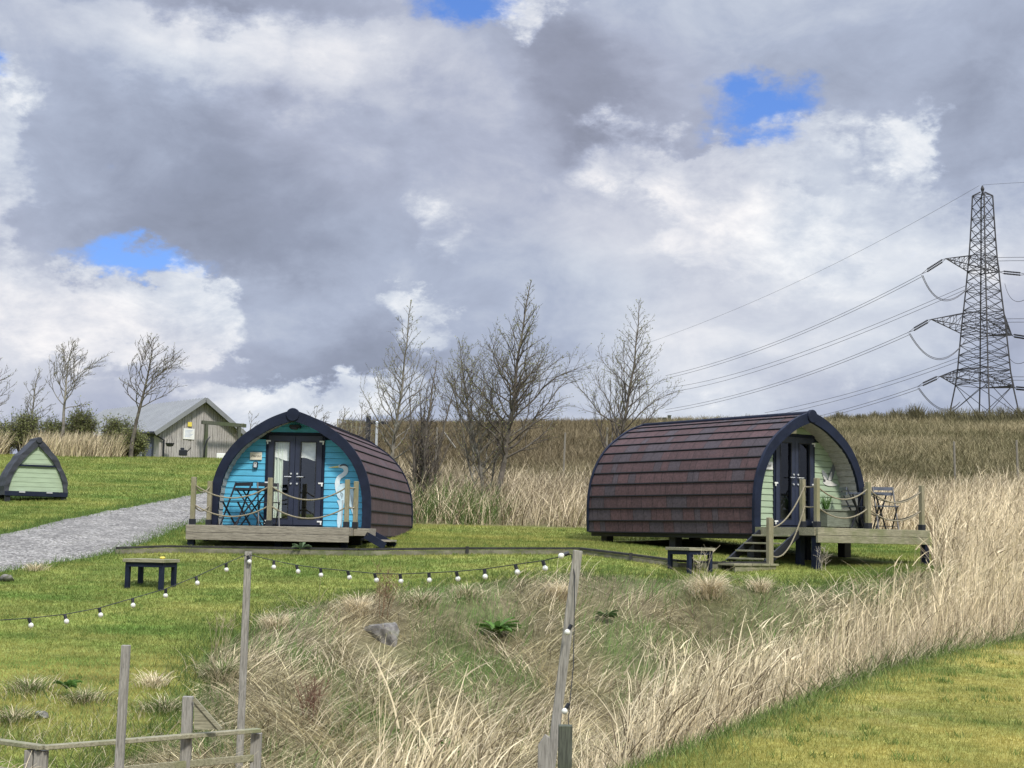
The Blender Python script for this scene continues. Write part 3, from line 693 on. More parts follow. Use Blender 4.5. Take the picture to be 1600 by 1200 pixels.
bd, bh_ = make_deck(BLUE, 'weathered timber deck with rope railings in front of the blue pod', -1.60, 1.36, 1.30, .108, M['wood_h'],
    [(-1.53, 1.22, .87), (-1.53, .12, .84), (-.115, 1.22, .88), (1.30, 1.22, .87), (1.42, .98, .85)],
    [((-1.53, .12), (-1.53, 1.22), .13), ((-1.53, 1.22), (-.115, 1.22), .24), ((-.115, 1.22), (1.30, 1.22), .25), ((1.30, 1.22), (1.42, .98), .02)],
    [(-1.54, 1.2), (-1.54, .2), (0, .9), (1.2, .8)])
# landing + side steps of blue deck
s = MB(); s.box(1.40, 1.68, -1.02, -.18, bh_-.14, bh_-.003); s.build('landing_board', M['wood_h'], bd, bevel=.004)
for q_ in (((1.62, -1.0, bh_-.12), (1.98, -1.0, -.18)), ((1.66, -.2, bh_-.12), (2.05, -.2, -.18))): s = MB(); s.bar(*q_, .04, .13); s.build('stair_stringer', M['navy'], bd)
s = MB(); s.box(1.80, 2.08, -.98, -.22, -.10, -.062); s.build('stair_tread', M['wood_h'], bd, bevel=.004)
sdk, sh_ = make_deck(SAGE, 'raised weathered timber deck with rope railings and steps in front of the green pod', -1.50, 1.56, 1.54, .272, M['wood_hg'],
    [(-1.42, 1.46, .88), (-1.44, 1.14, .86), (-.05, 1.46, .86), (1.47, 1.46, .85), (1.45, .14, .84)],
    [((-1.42, 1.46), (-1.44, 1.14), .02), ((-1.42, 1.46), (-.05, 1.46), .22), ((-.05, 1.46), (1.47, 1.46), .24), ((1.47, 1.46), (1.45, .14), .20)],
    [(-1.42, 1.44), (-1.30, .95), (1.5, 1.5), (-.2, .1)])
s = MB(); nst = 4
for k in range(nst):
    tz_ = sh_-.14*(k+1); ux = -1.53-.21*k; t = MB(); t.box(ux-.24, ux, -1.10, -.20, tz_-.03, tz_); t.build('stair_tread', M['wood_hg'], sdk, bevel=.004)
for aa in (-1.12, -.18):
    s = MB(); s.bar((-1.52, aa, sh_-.10), (-2.36, aa, sh_-.66), .04, .13); s.build('stair_stringer', M['black'], sdk)
w = SAGE.w(-2.33, -1.20); g = tz(w.x, w.y)-SAGE.Z
s = MB(); s.box(-2.39, -2.31, -1.24, -1.16, g-.1, g+.90); s.box(-2.305, -2.27, -1.23, -1.17, g-.1, g+.88); s.build('newel_post', M['wood_v'], sdk, bevel=.006)
for dz, tz2 in ((.74, .72), (.38, .36)):
    r = MB(); r.tube(rope_pts((-2.30, -1.2, g+tz2-(.0 if dz > .5 else .12)), (-1.44, -1.19, sh_+dz), .17 if dz > .5 else .32), .0135, 7); r.build('rope', M['rope'], sdk, smooth=True)

# ------------------------------------------------------------------ bistro sets
def make_chair(loc, rz, label, mat, grp):
    r = empty('folding_chair', loc, rz, label, 'chair', grp)
    s = MB()
    for k in range(6): s.box(-.20, .20, -.19+k*.064, -.19+k*.064+.05, .44, .455)
    s.build('seat', mat, r)
    s = MB(); s.box(-.21, .21, .205, .225, .755, .82); s.box(-.21, .21, .20, .22, .66, .72); s.build('backrest', mat, r)
    for sx in (-.19, .19):
        s = MB(); s.bar((sx, -.20, 0), (sx, .215, .82), .022, .026); s.build('leg', M['black'], r)
        s = MB(); s.bar((sx*.93, .24, 0), (sx*.93, -.17, .45), .022, .026); s.build('leg', M['black'], r)
    s = MB(); s.bar((-.19, .2, .07), (.19, .2, .07), .012); s.bar((-.19, -.17, .07), (.19, -.17, .07), .012); s.build('stretcher', M['black'], r)
    return r
def make_table(loc, rz, label, mat):
    r = empty('bistro_table', loc, rz, label, 'table', 'folding bistro tables')
    s = MB()
    for k in range(9): s.box(-.29, .29, -.285+k*.065, -.285+k*.065+.05, .69, .705)
    s.box(-.29, .29, -.29, .29, .672, .688); s.build('tabletop', mat, r)
    for sy in (-.25, .25):
        for d in (-1, 1): s = MB(); s.bar((-.27*d, sy*(1 if d > 0 else .93), 0), (.24*d, sy*(1 if d > 0 else .93), .68), .022, .026); s.build('leg', M['black'], r)
    return r
def setpos(P, px, py_, a, hh): u, _ = P.on(px, py_, -a); return P.w(u, -a, hh)
p1 = setpos(BLUE, 368, 800, .35, bh_); p2 = setpos(BLUE, 393, 800, .30, bh_); p3 = setpos(BLUE, 419, 800, .35, bh_)
make_chair(p1, -BLUE.yaw+math.radians(180+155), 'dark slatted folding chair at the far left end of the blue pod deck', M['black'], 'folding chairs on the blue pod deck')
make_table(p2, -BLUE.yaw, 'small dark folding bistro table between two chairs on the blue pod deck', M['black'])
make_chair(p3, -BLUE.yaw+math.radians(20), 'dark folding chair beside the glazed doors on the blue pod deck', M['black'], 'folding chairs on the blue pod deck')
M['greyseat'] = solid('faded_slat', (.10, .115, .15), .5, var=.2)
q1 = SAGE.w(.86, -.55, sh_); q2 = SAGE.w(1.12, -.62, sh_); q3 = SAGE.w(1.25, -1.02, sh_)
make_chair(setpos(SAGE, 1334, 800, .10, sh_), -SAGE.yaw+math.radians(60), 'dark folding chair beside the planter, nearest the green pod wall', M['greyseat'], 'folding chairs on the green pod deck')
make_table(setpos(SAGE, 1358, 800, .55, sh_), -SAGE.yaw+.3, 'small dark folding bistro table behind the middle rope post of the green pod deck', M['greyseat'])
make_chair(setpos(SAGE, 1384, 800, .95, sh_), -SAGE.yaw-math.radians(35), 'dark folding chair with faded grey slats at the outer end of the green pod deck', M['greyseat'], 'folding chairs on the green pod deck')
# planter with grassy plant
pu0, _ = SAGE.on(1286, 810, -.1); pu1, _ = SAGE.on(1330, 810, -.1)
pl = empty('planter_box', SAGE.w((pu0+pu1)/2, -.05, sh_), -SAGE.yaw, 'grey green wooden planter box on the green pod deck', 'planter')
hw = (pu1-pu0)/2; s = MB(); s.box(-hw, hw, -.16, .16, .04, .34); s.build('box_side', M['planter'], pl, bevel=.004)
s = MB(); s.box(-hw-.02, hw+.02, -.18, .18, .345, .37); s.build('rim', M['planter'], pl, bevel=.004)
s = MB(); s.box(-hw+.05, -hw+.12, -.13, .13, 0, .038); s.box(hw-.12, hw-.05, -.13, .13, 0, .038); s.build('foot', M['black'], pl)
s = MB()
for k in range(60):
    a = random.uniform(0, 6.28); l = random.uniform(.15, .34); x = -hw+.14+random.uniform(-.05, .05); y = random.uniform(-.05, .05); dx, dy = math.cos(a), math.sin(a)
    pts = [(x, y, .36), (x+dx*l*.3, y+dy*l*.3, .36+l*.75), (x+dx*l*.75, y+dy*l*.75, .36+l*.9)]; v = random.uniform(.7, 1.2)
    s.add([(pts[0][0]-.006, pts[0][1], pts[0][2]), (pts[0][0]+.006, pts[0][1], pts[0][2]), (pts[1][0]+.007, pts[1][1], pts[1][2]), (pts[1][0]-.007, pts[1][1], pts[1][2]), pts[2]], [(0, 1, 2, 3), (3, 2, 4)], (.10*v, .20*v, .05*v))
po = s.build('potted_grass', M['leaf']); po.location = SAGE.w((pu0+pu1)/2, -.05, sh_); po.rotation_euler = (0, 0, -SAGE.yaw); tag(po, 'green arching grass plant growing in the wooden planter', 'plant')

# ------------------------------------------------------------------ small triangular pod on the left
def small_pod():
    Y = 36.0; gz = ground_at(52, 783, 30, 48); Y = gz.y; sc = Y/F_PX
    root = empty('triangular_shelter', (gz.x+.06, gz.y, gz.z), .52, 'small pointed shelter with charcoal felt roof and pale green boarded end on the left lawn', 'shelter')
    W, H, D = 49*sc, 90*sc, .8; z0 = .13
    def arc(w_, h_, n=14): return [(w_*math.cos(t)**.62 if t < math.pi/2-1e-6 else 0, z0+h_*(math.sin(t)**1.28)) for t in np.linspace(0, math.pi/2, n)]
    def arcs(w_, h_, n=14):
        out = []
        for k in range(n):
            t = k/(n-1); out.append((w_*(1-t**2.15), z0+h_*t))
        return out
    o_ = arcs(W, H); i_ = [(max(x-.105, 0), z) for x, z in arcs(W, H-.11)]
    m = MB(); n = len(o_)
    rr = random.Random(4)
    for sd_ in (1, -1):
        vs = []
        for k, (a, b) in enumerate(zip(o_, i_)):
            j = rr.uniform(-.02, .02)
            vs += [(sd_*(a[0]+j), -.02, a[1]), (sd_*b[0], -.02+rr.uniform(-.015, .015), b[1]), (sd_*b[0], .1, b[1]), (sd_*(a[0]+j), D, a[1])]
        m.add(vs, [(4*k+e, 4*k+(e+1) % 4, 4*k+4+(e+1) % 4, 4*k+4+e) for k in range(n-1) for e in range(4)]+[(0, 1, 2, 3)])
    m.build('felt_roof', M['charcoal'], root)
    c = MB(); c.lathe((0, 0, z0+H-.05), [(.07, -.06), (.07, D)], 10, 'y'); c.build('ridge_roll', M['charcoal'], root)
    b = MB(); z = z0+.1
    while z < z0+H-.26:
        w0 = float(np.interp(z, [q[1] for q in i_], [q[0] for q in i_]))+.02; w1 = float(np.interp(z+.105, [q[1] for q in i_], [q[0] for q in i_]))+.02
        b.add([(-w0, .04, z), (w0, .04, z), (w1, .046, z+.109), (-w1, .046, z+.109)], [(0, 1, 2, 3)]); z += .11
    b.build('end_boards', M['sage'], root)
    bk = MB(); bk.add([(-W+.15, .08, z0), (W-.15, .08, z0), (0, .08, z0+H-.2)], [(0, 1, 2)]); bk.add([(-W+.03, D-.02, z0), (W-.03, D-.02, z0), (0, D-.02, z0+H-.04)], [(0, 1, 2)]); bk.build('end_backing', M['groove'], root)
    r = MB(); zz = z0+H*.50; ww = float(np.interp(zz, [q[1] for q in i_], [q[0] for q in i_]))+.03; r.box(-ww, ww, -.0, .05, zz, zz+.045); r.build('cross_rail', M['navy'], root)
    r = MB(); r.box(-W+.02, W-.02, -.04, .06, z0-.02, z0+.09); r.build('base_rail', M['navy'], root, bevel=.008)
    for x in (-.45*W, .4*W):
        r = MB(); r.box(x-.07, x+.07, -.055, -.035, z0+.06, z0+.095); r.build('hinge', M['chrome'], root)
    for x in (-W+.1, W-.1):
        for y in (.05, D-.1): r = MB(); r.box(x-.06, x+.06, y-.05, y+.05, -.12, z0); r.build('foot', M['black'], root)
small_pod()

# ------------------------------------------------------------------ benches (low square tables)
def bench(px, py, wpx, hpx, d, rz, label, grp='low wooden tables on the lawn'):
    g = ground_at(px, py, 12, 60); sc = g.y/F_PX; W, H = wpx*sc, hpx*sc
    r = empty('low_table', g, rz, label, 'low table', grp); hw, hd = W/2, d/2
    s = MB()
    for k in range(5): s.box(-hw, hw, -hd+k*d/5, -hd+(k+.93)*d/5, H-.05, H)
    s.build('tabletop', M['wood_hg'], r, bevel=.003)
    s = MB(); s.box(-hw+.04, hw-.04, -hd+.03, -hd+.06, H-.12, H-.052); s.box(-hw+.04, hw-.04, hd-.06, hd-.03, H-.12, H-.052); s.box(-hw+.03, -hw+.06, -hd+.062, hd-.062, H-.12, H-.052); s.box(hw-.06, hw-.03, -hd+.062, hd-.062, H-.12, H-.052)
    s.build('apron', M['navy'], r)
    for x in (-hw+.06, hw-.06):
        for y in (-hd+.07, hd-.07): s = MB(); s.box(x-.033, x+.033, y-.033, y+.033, -.12, H-.055); s.build('leg', M['navy'], r, bevel=.003)
    return r, H, g
lb, lH, lg = bench(235, 918, 70, 44, .52, -.28, 'low table with weathered top and navy legs on the lawn below the gravel path')
s = MB(); s.lathe((0, 0, 0), [(.0, 0), (.035, 0), (.045, .02), (.03, .035), (0, .036)], 8); cupo = s.build('yellow_cup', M['yellow']); cupo.location = lb.matrix_world @ Vector((0, 0, 0)) if False else (lg.x+.16, lg.y+.02, lg.z+lH+.002); tag(cupo, 'small yellow pot lying on the low table on the left', 'pot')
bench(1078, 892, 54, 36, .62, .62, 'low table with weathered top and navy legs on the lawn near the green pod steps')

# ------------------------------------------------------------------ low timber edging wall across the lawn
def edging():
    PX = [(181, 866), (260, 863), (390, 865), (560, 868), (730, 866), (905, 866), (985, 876), (1060, 886), (1130, 889), (1195, 889)]
    G = [ground_at(*p, 15, 60) for p in PX]
    root = empty('edging_wall', G[0], 0, 'low dark sleeper edging over pale stone running across the lawn below the pods', 'edging')
    o = G[0]; a = MB(); b = MB()
    for p, q in zip(G[:-1], G[1:]):
        n = max(1, int((q-p).length/.6))
        for k in range(n):
            x, y = p.lerp(q, k/n), p.lerp(q, (k+1)/n)
            h = .09
            a.bar(x-o+Vector((0, 0, h+.015)), y-o+Vector((0, 0, h+.015)), .13, .04)
            b.bar(x-o+Vector((0, -.035, h/2-.065)), y-o+Vector((0, -.035, h/2-.065)), .05, h+.1)
    a.build('sleeper_cap', M['sleeper'], root); b.build('stone_face', M['conc'], root)
    for k in (4, 6, 8):
        s = MB(); p = G[k]-o; s.box(p.x-.03, p.x+.03, p.y-.09, p.y-.05, p.z-.1, p.z+.14); s.build('peg', M['sleeper'], root)
edging()
# plank platform at the foot of the green pod steps
w = SAGE.w(-2.75, -.85); gg = tz(w.x, w.y); s = MB()
for k in range(5): s.box(-.55+k*.22, -.55+k*.22+.21, -.45, .45, .04, .075)
s.box(-.5, .5, -.42, -.36, -.08, .038); s.box(-.5, .5, .36, .42, -.08, .038)
o = s.build('plank_platform', M['wood_hg']); o.location = (w.x, w.y, gg); o.rotation_euler = (0, 0, -SAGE.yaw); tag(o, 'low plank platform on the grass at the foot of the green pod steps', 'platform')

# ------------------------------------------------------------------ poles, string lights, foreground fence
def pole(name, top, Y, botpx, th, mat, label, cat, lean_dy=0, grp=None):
    a = at(*top, Y); b = at(*botpx, Y)
    gz = tz(b.x, Y)-.2; d = a-b; k = (a.z-gz)/(a.z-b.z) if a.z != b.z else 1
    end = a-d*k; s = MB(); s.bar(a-end, Vector((0, 0, 0)), th, th*.9, up=(0, 1, 0)); o = s.build(name, mat, bevel=.004); o.location = end
    return tag(o, label, cat, grp), a
P1, t1 = pole('light_pole', (388, 862), 13.8, (376, 1145), .060, M['wood_vg'], 'thin grey timber pole carrying the string lights, left of the rock', 'pole', grp='timber poles')
P2, t2 = pole('light_pole', (197, 1008), 11.6, (186, 1200), .062, M['wood_vg'], 'shorter grey timber pole at the lower left, by the rail fence', 'pole', grp='timber poles')
P3, t3 = pole('light_pole', (903, 860), 10.4, (860, 1200), .064, M['wood_vg'], 'leaning grey timber pole in the middle foreground carrying the string lights', 'pole', grp='timber poles')
def post_box(px0, px1, py, Y, th, mat, name, label, slant=0):
    c = at((px0+px1)/2, py, Y); gz = tz(c.x, Y)-.15; w_ = (px1-px0)*Y/F_PX; s = MB()
    s.prism([(-w_/2, 0), (w_/2, 0), (w_/2, c.z-gz), (w_*.1, c.z-gz+slant*.4), (-w_/2, c.z-gz-slant)], -th/2, th/2)
    o = s.build(name, mat, bevel=.004); o.location = (c.x, Y, gz); return tag(o, label, 'post')
post_box(873, 894, 1133, 9.9, .09, M['wood_dark'], 'stub_post', 'dark mossy square post beside the foot of the leaning pole')
post_box(841, 859, 1152, 9.8, .03, M['wood_vg'], 'stub_post', 'pale slanted board stub left of the leaning pole foot', slant=.05)
def string_lights():
    left = [(-160, 975, 10.5), (-70, 976, 11.0), (0, 969, 11.4), (45, 966, 11.7), (101, 960, 12.0), (155, 950, 12.3), (207, 935, 12.6), (259, 920, 12.9), (306, 901, 13.2), (353, 880, 13.55), (387, 866, 13.8)]
    right = [(387, 866, 13.8), (428, 876, 13.5), (463, 883, 13.25), (501, 888, 13.0), (543, 892, 12.75), (585, 896, 12.45), (625, 897, 12.2), (670, 895, 11.9), (713, 893, 11.6), (757, 889, 11.3), (805, 882, 11.0), (848, 876, 10.75), (893, 866, 10.4)]
    root = empty('string_lights', t1, 0, 'black cable of round clear bulbs strung between the timber poles', 'string lights')
    down = [(893, 866, 10.4), (898, 900, 10.36), (897, 976, 10.3), (896, 1040, 10.2), (890, 1099, 10.1), (887, 1150, 10.0)]
    for L_ in (left, right, down):
        P = [at(*p)-t1 for p in L_]; s = MB(); pts = []
        for i in range(len(P)-1):
            for k in range(4): pts.append(P[i].lerp(P[i+1], k/4))
        pts.append(P[-1]); s.tube(pts, .0034, 5); s.build('cable', M['black'], root)
    bulbs = [(p[0], p[1], p[2], 0) for p in left[3:-1]]+[(387, 868, 13.74, 0)]+[(p[0], p[1], p[2], 0) for p in right[1:-1]]+[(889, 864, 10.36, 2), (893, 976, 10.26, 1), (889, 1099, 10.06, 1)]
    b0 = None
    for (px, py, Y, md) in bulbs:
        if b0 is None:
            s = MB(); r = .0205; s.lathe((0, 0, -.058), [(.004, -r)]+[(r*math.sin(t), -r*math.cos(t)) for t in np.linspace(.3, 2.6, 8)]+[(.011, .024)], 12)
            b0 = s.build('bulb', M['bulb'], root, smooth=True); s = MB(); s.tube([(0, 0, -.036), (0, 0, 0)], .0135, 8); k0 = s.build('socket', M['black'], b0); b, k_ = b0, k0
        else:
            b = b0.copy(); COL.objects.link(b); k_ = k0.copy(); COL.objects.link(k_); k_.parent = b
        b.location = at(px, py, Y)-t1; b.rotation_euler = (random.uniform(-.15, .15), random.uniform(-.35, .1) if md == 0 else (1.2 if md == 2 else .5), 0)
string_lights()
def rail_fence():
    A_, B_, C_, D_ = at(-60, 1150, 12.6), at(68, 1168, 12.1), at(292, 1151, 12.9), at(405, 1141, 13.3)
    root = empty('rail_fence', (B_.x, B_.y, tz(B_.x, B_.y)), 0, 'low weathered post and rail fence in the lower left corner', 'fence'); o = Vector(root.location)
    for a, b in ((A_, B_), (B_, D_)):
        s = MB(); s.bar(a-o, b-o, .08, .035); s.build('rail', M['wood_hg'], root, bevel=.004)
        s = MB(); dz = Vector((0, 0, -.24)); s.bar(a-o+dz+Vector((0, .06, 0)), b-o+dz+Vector((0, .06, 0)), .02, .06); s.build('rail', M['wood_hg'], root, bevel=.004)
    for p, w_, e in ((B_+Vector((-.03, .05, 0)), .10, -.03), (B_+Vector((-.13, .08, 0)), .07, -.03), (at(294, 1088, 12.95), .085, .0), (D_+Vector((-.03, .05, 0)), .09, -.03), (at(-40, 1150, 12.75), .09, -.03)):
        g = tz(p.x, p.y); s = MB(); s.box(p.x-o.x-w_/2, p.x-o.x+w_/2, p.y-o.y-.035, p.y-o.y+.035, g-o.z-.2, p.z-o.z+e); s.build('post', M['wood_vg'], root, bevel=.004)
    c = at(303, 1092, 12.9)-o; s = MB(); d = at(345, 1140, 12.9)-o; s.bar(c, d, .03, .03); e = at(303, 1140, 12.9)-o
    s.add([c, d, e, c+Vector((0, .012, 0)), d+Vector((0, .012, 0)), e+Vector((0, .012, 0))], [(0, 1, 2), (3, 5, 4), (0, 3, 4, 1)]); s.build('corner_brace', M['wood_hg'], root)
rail_fence()

# ------------------------------------------------------------------ rock
def rock(px, py, w, h, label, seed=1):
    g = ground_at(px, py, 10, 40); import bmesh
    bm = bmesh.new(); bmesh.ops.create_icosphere(bm, subdivisions=4, radius=1); rr = random.Random(seed)
    pl = [(Vector((rr.uniform(-1, 1), rr.uniform(-1, .3), rr.uniform(-.3, 1))).normalized(), rr.uniform(.45, .75)) for _ in range(14)]
    for v in bm.verts:
        for n, d in pl:
            k = v.co.dot(n)
            if k > d: v.co -= n*(k-d)
        v.co += v.co*.03*math.sin(v.co.x*9+v.co.z*7)
        v.co = Vector((v.co.x*w, v.co.y*w*.7, v.co.z*h))
    me = bpy.data.meshes.new('rock'); bm.to_mesh(me); bm.free(); me.materials.append(M['stone']); o = bpy.data.objects.new('rock', me); COL.objects.link(o); o.location = g+Vector((0, .02, h*.55)); o.rotation_euler = (.25, .25, rr.uniform(0, 3)); tag(o, label, 'rock')
rock(601, 1002, .34, .22, 'grey lichened boulder half buried in the straw bank'); rock(10, 908, .16, .07, 'flat pale stone by the gravel path at the left edge', 3); rock(66, 1122, .12, .05, 'stone shape added in place of a dark hollow in the grass behind the rail fence', 5)  # the last stone is added to stand in for a dark grass hollow

# ------------------------------------------------------------------ sheds at the left
def shed():
    Yc = 58.0; A_ = at(249, 690, Yc); root = empty('timber_shed', (A_.x, A_.y, 1.5), -math.radians(-38), 'long grey timber clad shed with pale metal roof beyond the left lawn', 'shed')
    # local: x along gable (to the right, away), y along the ridge (back-left)
    root.rotation_euler = (0, 0, math.radians(40)); W, L = 3.55, 9.0; base = 1.5
    ev = at(250, 668, Yc).z-base-.03; ap = at(316, 627, Yc+1.5).z-base
    R2 = Matrix.Rotation(math.radians(40), 3, 'Z')
    g = MB(); n = 34
    def top(x): return ev+(ap-ev)*(1-abs(x-W/2)/(W/2))
    for k in range(n):
        x0, x1 = W*k/n, W*(k+1)/n-.012; yy = random.uniform(-.012, .012); c = None
        g.add([(x0, yy, 0), (x1, yy, 0), (x1, yy, top(x1)), ((x0+x1)/2, yy, max(top((x0+x1)/2), top(x0), top(x1)) if abs((x0+x1)/2-W/2) < W/n else (top(x0)+top(x1))/2), (x0, yy, top(x0)), (x0, yy+.03, 0), (x1, yy+.03, 0), (x1, yy+.03, top(x1)), (x0, yy+.03, top(x0))], [(0, 1, 2, 3, 4), (0, 4, 8, 5), (1, 6, 7, 2)])
    g.build('gable_wall', M['clad'], root)
    s = MB(); s.add([(0, .03, 0), (W, .03, 0), (W, .03, ev), (W/2, .03, ap-.03), (0, .03, ev)], [(0, 1, 2, 3, 4)]); s.box(.0, .04, .04, .45, 0, ev); s.box(.0, .04, 1.6, L, 0, ev); s.box(W-.04, W, .04, L, 0, ev); s.build('side_wall', M['clad'], root)
    s = MB(); s.box(.02, .10, .45, 1.6, 0, ev); d = s.build('door', M['navy_door'], root)
    s = MB(); s.box(.005, .018, .65, 1.2, .7, 1.85); s.build('pane', M['glass_b'], d)
    s = MB(); s.box(-.01, .018, 1.45, 1.52, 0, ev); s.build('door_jamb', M['white'], d)
    # roof sheets with ribs
    for sd_, nm in ((0, 'roof'), (1, 'roof')):
        s = MB(); ex = .35
        a = Vector((-ex, 0, ev-(ap-ev)*ex/(W/2))) if sd_ == 0 else Vector((W+ex, 0, ev-(ap-ev)*ex/(W/2))); b = Vector((W/2, 0, ap+.03)); nb = int(L/.25)
        up = Vector((0, 0, .05))
        for k in range(nb+1):
            y0, y1 = -.3+(L+.3)*k/(nb+1), -.3+(L+.3)*(k+1)/(nb+1)
            ys = [(y0, 0), (y0+.04, .035), (y0+.08, .035), (y0+.12, 0), (y1, 0)]
            for (ya, ha), (yb, hb) in zip(ys[:-1], ys[1:]):
                s.add([(a.x, ya, a.z+.05+ha), (b.x, ya, b.z+.05+ha), (b.x, yb, b.z+.05+hb), (a.x, yb, a.z+.05+hb)], [(0, 1, 2, 3)])
        s.add([(a.x, -.3, a.z), (b.x, -.3, b.z), (b.x, L, b.z), (a.x, L, a.z)], [(0, 1, 2, 3)])
        s.build('roof', M['shedroof'], root)
        s = MB(); s.bar((a.x, -.31, a.z), (b.x, -.31, b.z), .03, .17); s.build('barge_board', M['cream'] if False else M['shedroof'], root)
    s = MB(); s.tube([(-.38, -.3, ev-.2), (-.38, L, ev-.2)], .06, 6); s.tube([(-.36, -.1, ev-.22), (.15, -.08, ev-.45), (.15, -.08, 0)], .04, 6); s.build('gutter', M['black'], root)
    s = MB(); s.box(-.3, .05, .05, 2.6, ev-.25, ev-.12); s.build('porch_canopy', M['black'], root)
    # poster, yellow notice on gable
    def gl(px, py): # onto gable plane
        r = Vector(ray(px, py)); n = R2 @ Vector((0, 1, 0)); p0 = Vector(root.location); t = p0.dot(n)/r.dot(n); q = R2.inverted() @ (r*t-p0); return q.x, q.z
    x, z = gl(294.5, 678); s = MB(); s.box(x-.24, x+.24, -.04, -.02, z-.21, z+.21); nb = s.build('notice', M['white'], root)
    s = MB()
    for k in range(6): s.box(x-.17, x+.17-(k % 3)*.05, -.043, -.041, z+.13-k*.05, z+.145-k*.05)
    s.build('print_lines', solid('pale_blue_ink', (.35, .42, .6), .8), nb)
    x, z = gl(296, 663); s = MB(); s.box(x-.085, x+.085, -.04, -.02, z-.085, z+.085); s.build('notice', M['yellow'], root)
    # pergola
    pr = empty('pergola', root.location, math.radians(40), 'dark timber pergola frame standing against the grey shed gable', 'pergola')
    (xa, za), (xb, zb) = gl(302, 661), gl(370, 666)
    s = MB(); s.bar((xa, -.7, za), (xb, -.7, za-.02), .12, .14); s.build('beam', M['wood_dark'], pr)
    for px in (309, 360): x, z = gl(px, 662); s = MB(); s.box(x-.06, x+.06, -.76, -.64, 0, za-.05); s.build('post', M['wood_dark'], pr)
    # hanging basket, watering can, planter tub
    hb = MB(); x, z = gl(256, 693); hb.lathe((x, -.5, z-.14), [(.03, 0), (.12, .02), (.17, .12), (.17, .14), (.02, .15)], 10)
    for a in (0, 2.1, 4.2): hb.bar((x+.16*math.cos(a), -.5+.16*math.sin(a), z), (x, -.5, z+.35), .008)
    o = hb.build('hanging_basket', M['black']); o.location = root.location; o.rotation_euler = root.rotation_euler; tag(o, 'dark hanging basket at the corner of the grey shed', 'basket')
    hb = MB(); g0 = at(286, 707, Yc-2.0); hb.box(-.14, .14, -.1, .1, 0, .22); hb.bar((.1, 0, .1), (.3, 0, .32), .03); hb.box(-.1, .04, -.06, .06, .22, .3); o = hb.build('watering_can', M['black'], bevel=.02); o.location = (g0.x, g0.y, g0.z-.12); tag(o, 'small black watering can in front of the shed gable', 'watering can')
    hb = MB(); g0 = at(318, 712, Yc-2.0); hb.tube([(0, 0, -.4), (.03, 0, .3), (.1, 0, .55), (.22, 0, .72)], [.05, .04, .03, .02], 6); o = hb.build('driftwood_stump', M['black'], smooth=True); o.location = g0; tag(o, 'dark curved driftwood upright before the shed gable', 'driftwood')
    hb = MB(); g0 = at(346, 711, 55); hb.box(-.16, .16, -.1, .1, -.4, .06); o = hb.build('utility_box', M['white'], bevel=.01); o.location = g0; tag(o, 'small white box on the lawn crest by the blue pod roof', 'box')
    # second building with dark roof behind bushes
    B_ = at(196, 668, 66); r2 = empty('timber_shed', (B_.x, B_.y, 1.4), math.radians(40), 'lower shed with dark panelled roof behind the left bushes', 'shed'); ev2 = at(190, 668, 66).z-1.4; ap2 = at(210, 640, 68).z-1.4
    s = MB(); s.box(0, 4.4, 0, 6, 0, ev2); s.add([(0, -.001, ev2), (4.4, -.001, ev2), (2.2, -.001, ap2)], [(0, 1, 2)]); s.build('wall', M['clad'], r2)
    for sd_ in (0, 1):
        a = Vector((-.3, 0, ev2-.12)) if sd_ == 0 else Vector((4.7, 0, ev2-.12)); s = MB()
        s.add([(a.x, -.3, a.z), (2.2, -.3, ap2), (2.2, 6, ap2), (a.x, 6, a.z), (a.x, -.3, a.z+.08), (2.2, -.3, ap2+.08), (2.2, 6, ap2+.08), (a.x, 6, a.z+.08)], [(0, 1, 2, 3), (4, 5, 6, 7), (0, 4, 5, 1), (0, 3, 7, 4)]); rf = s.build('roof', M['shedroof'], r2)
        if sd_ == 0:
            for j in range(4):
                s = MB(); y0 = .2+j*1.4; p, q = Vector((-.1, 0, ev2)), Vector((2.0, 0, ap2-.08))
                s.add([(p.x, y0, p.z+.06), (q.x, y0, q.z+.06), (q.x, y0+1.3, q.z+.06), (p.x, y0+1.3, p.z+.06), (p.x, y0, p.z+.1), (q.x, y0, q.z+.1), (q.x, y0+1.3, q.z+.1), (p.x, y0+1.3, p.z+.1)], [(4, 5, 6, 7), (0, 1, 5, 4), (1, 2, 6, 5), (2, 3, 7, 6), (3, 0, 4, 7)]); s.build('solar_panel', M['shedroof2'], rf)
shed()

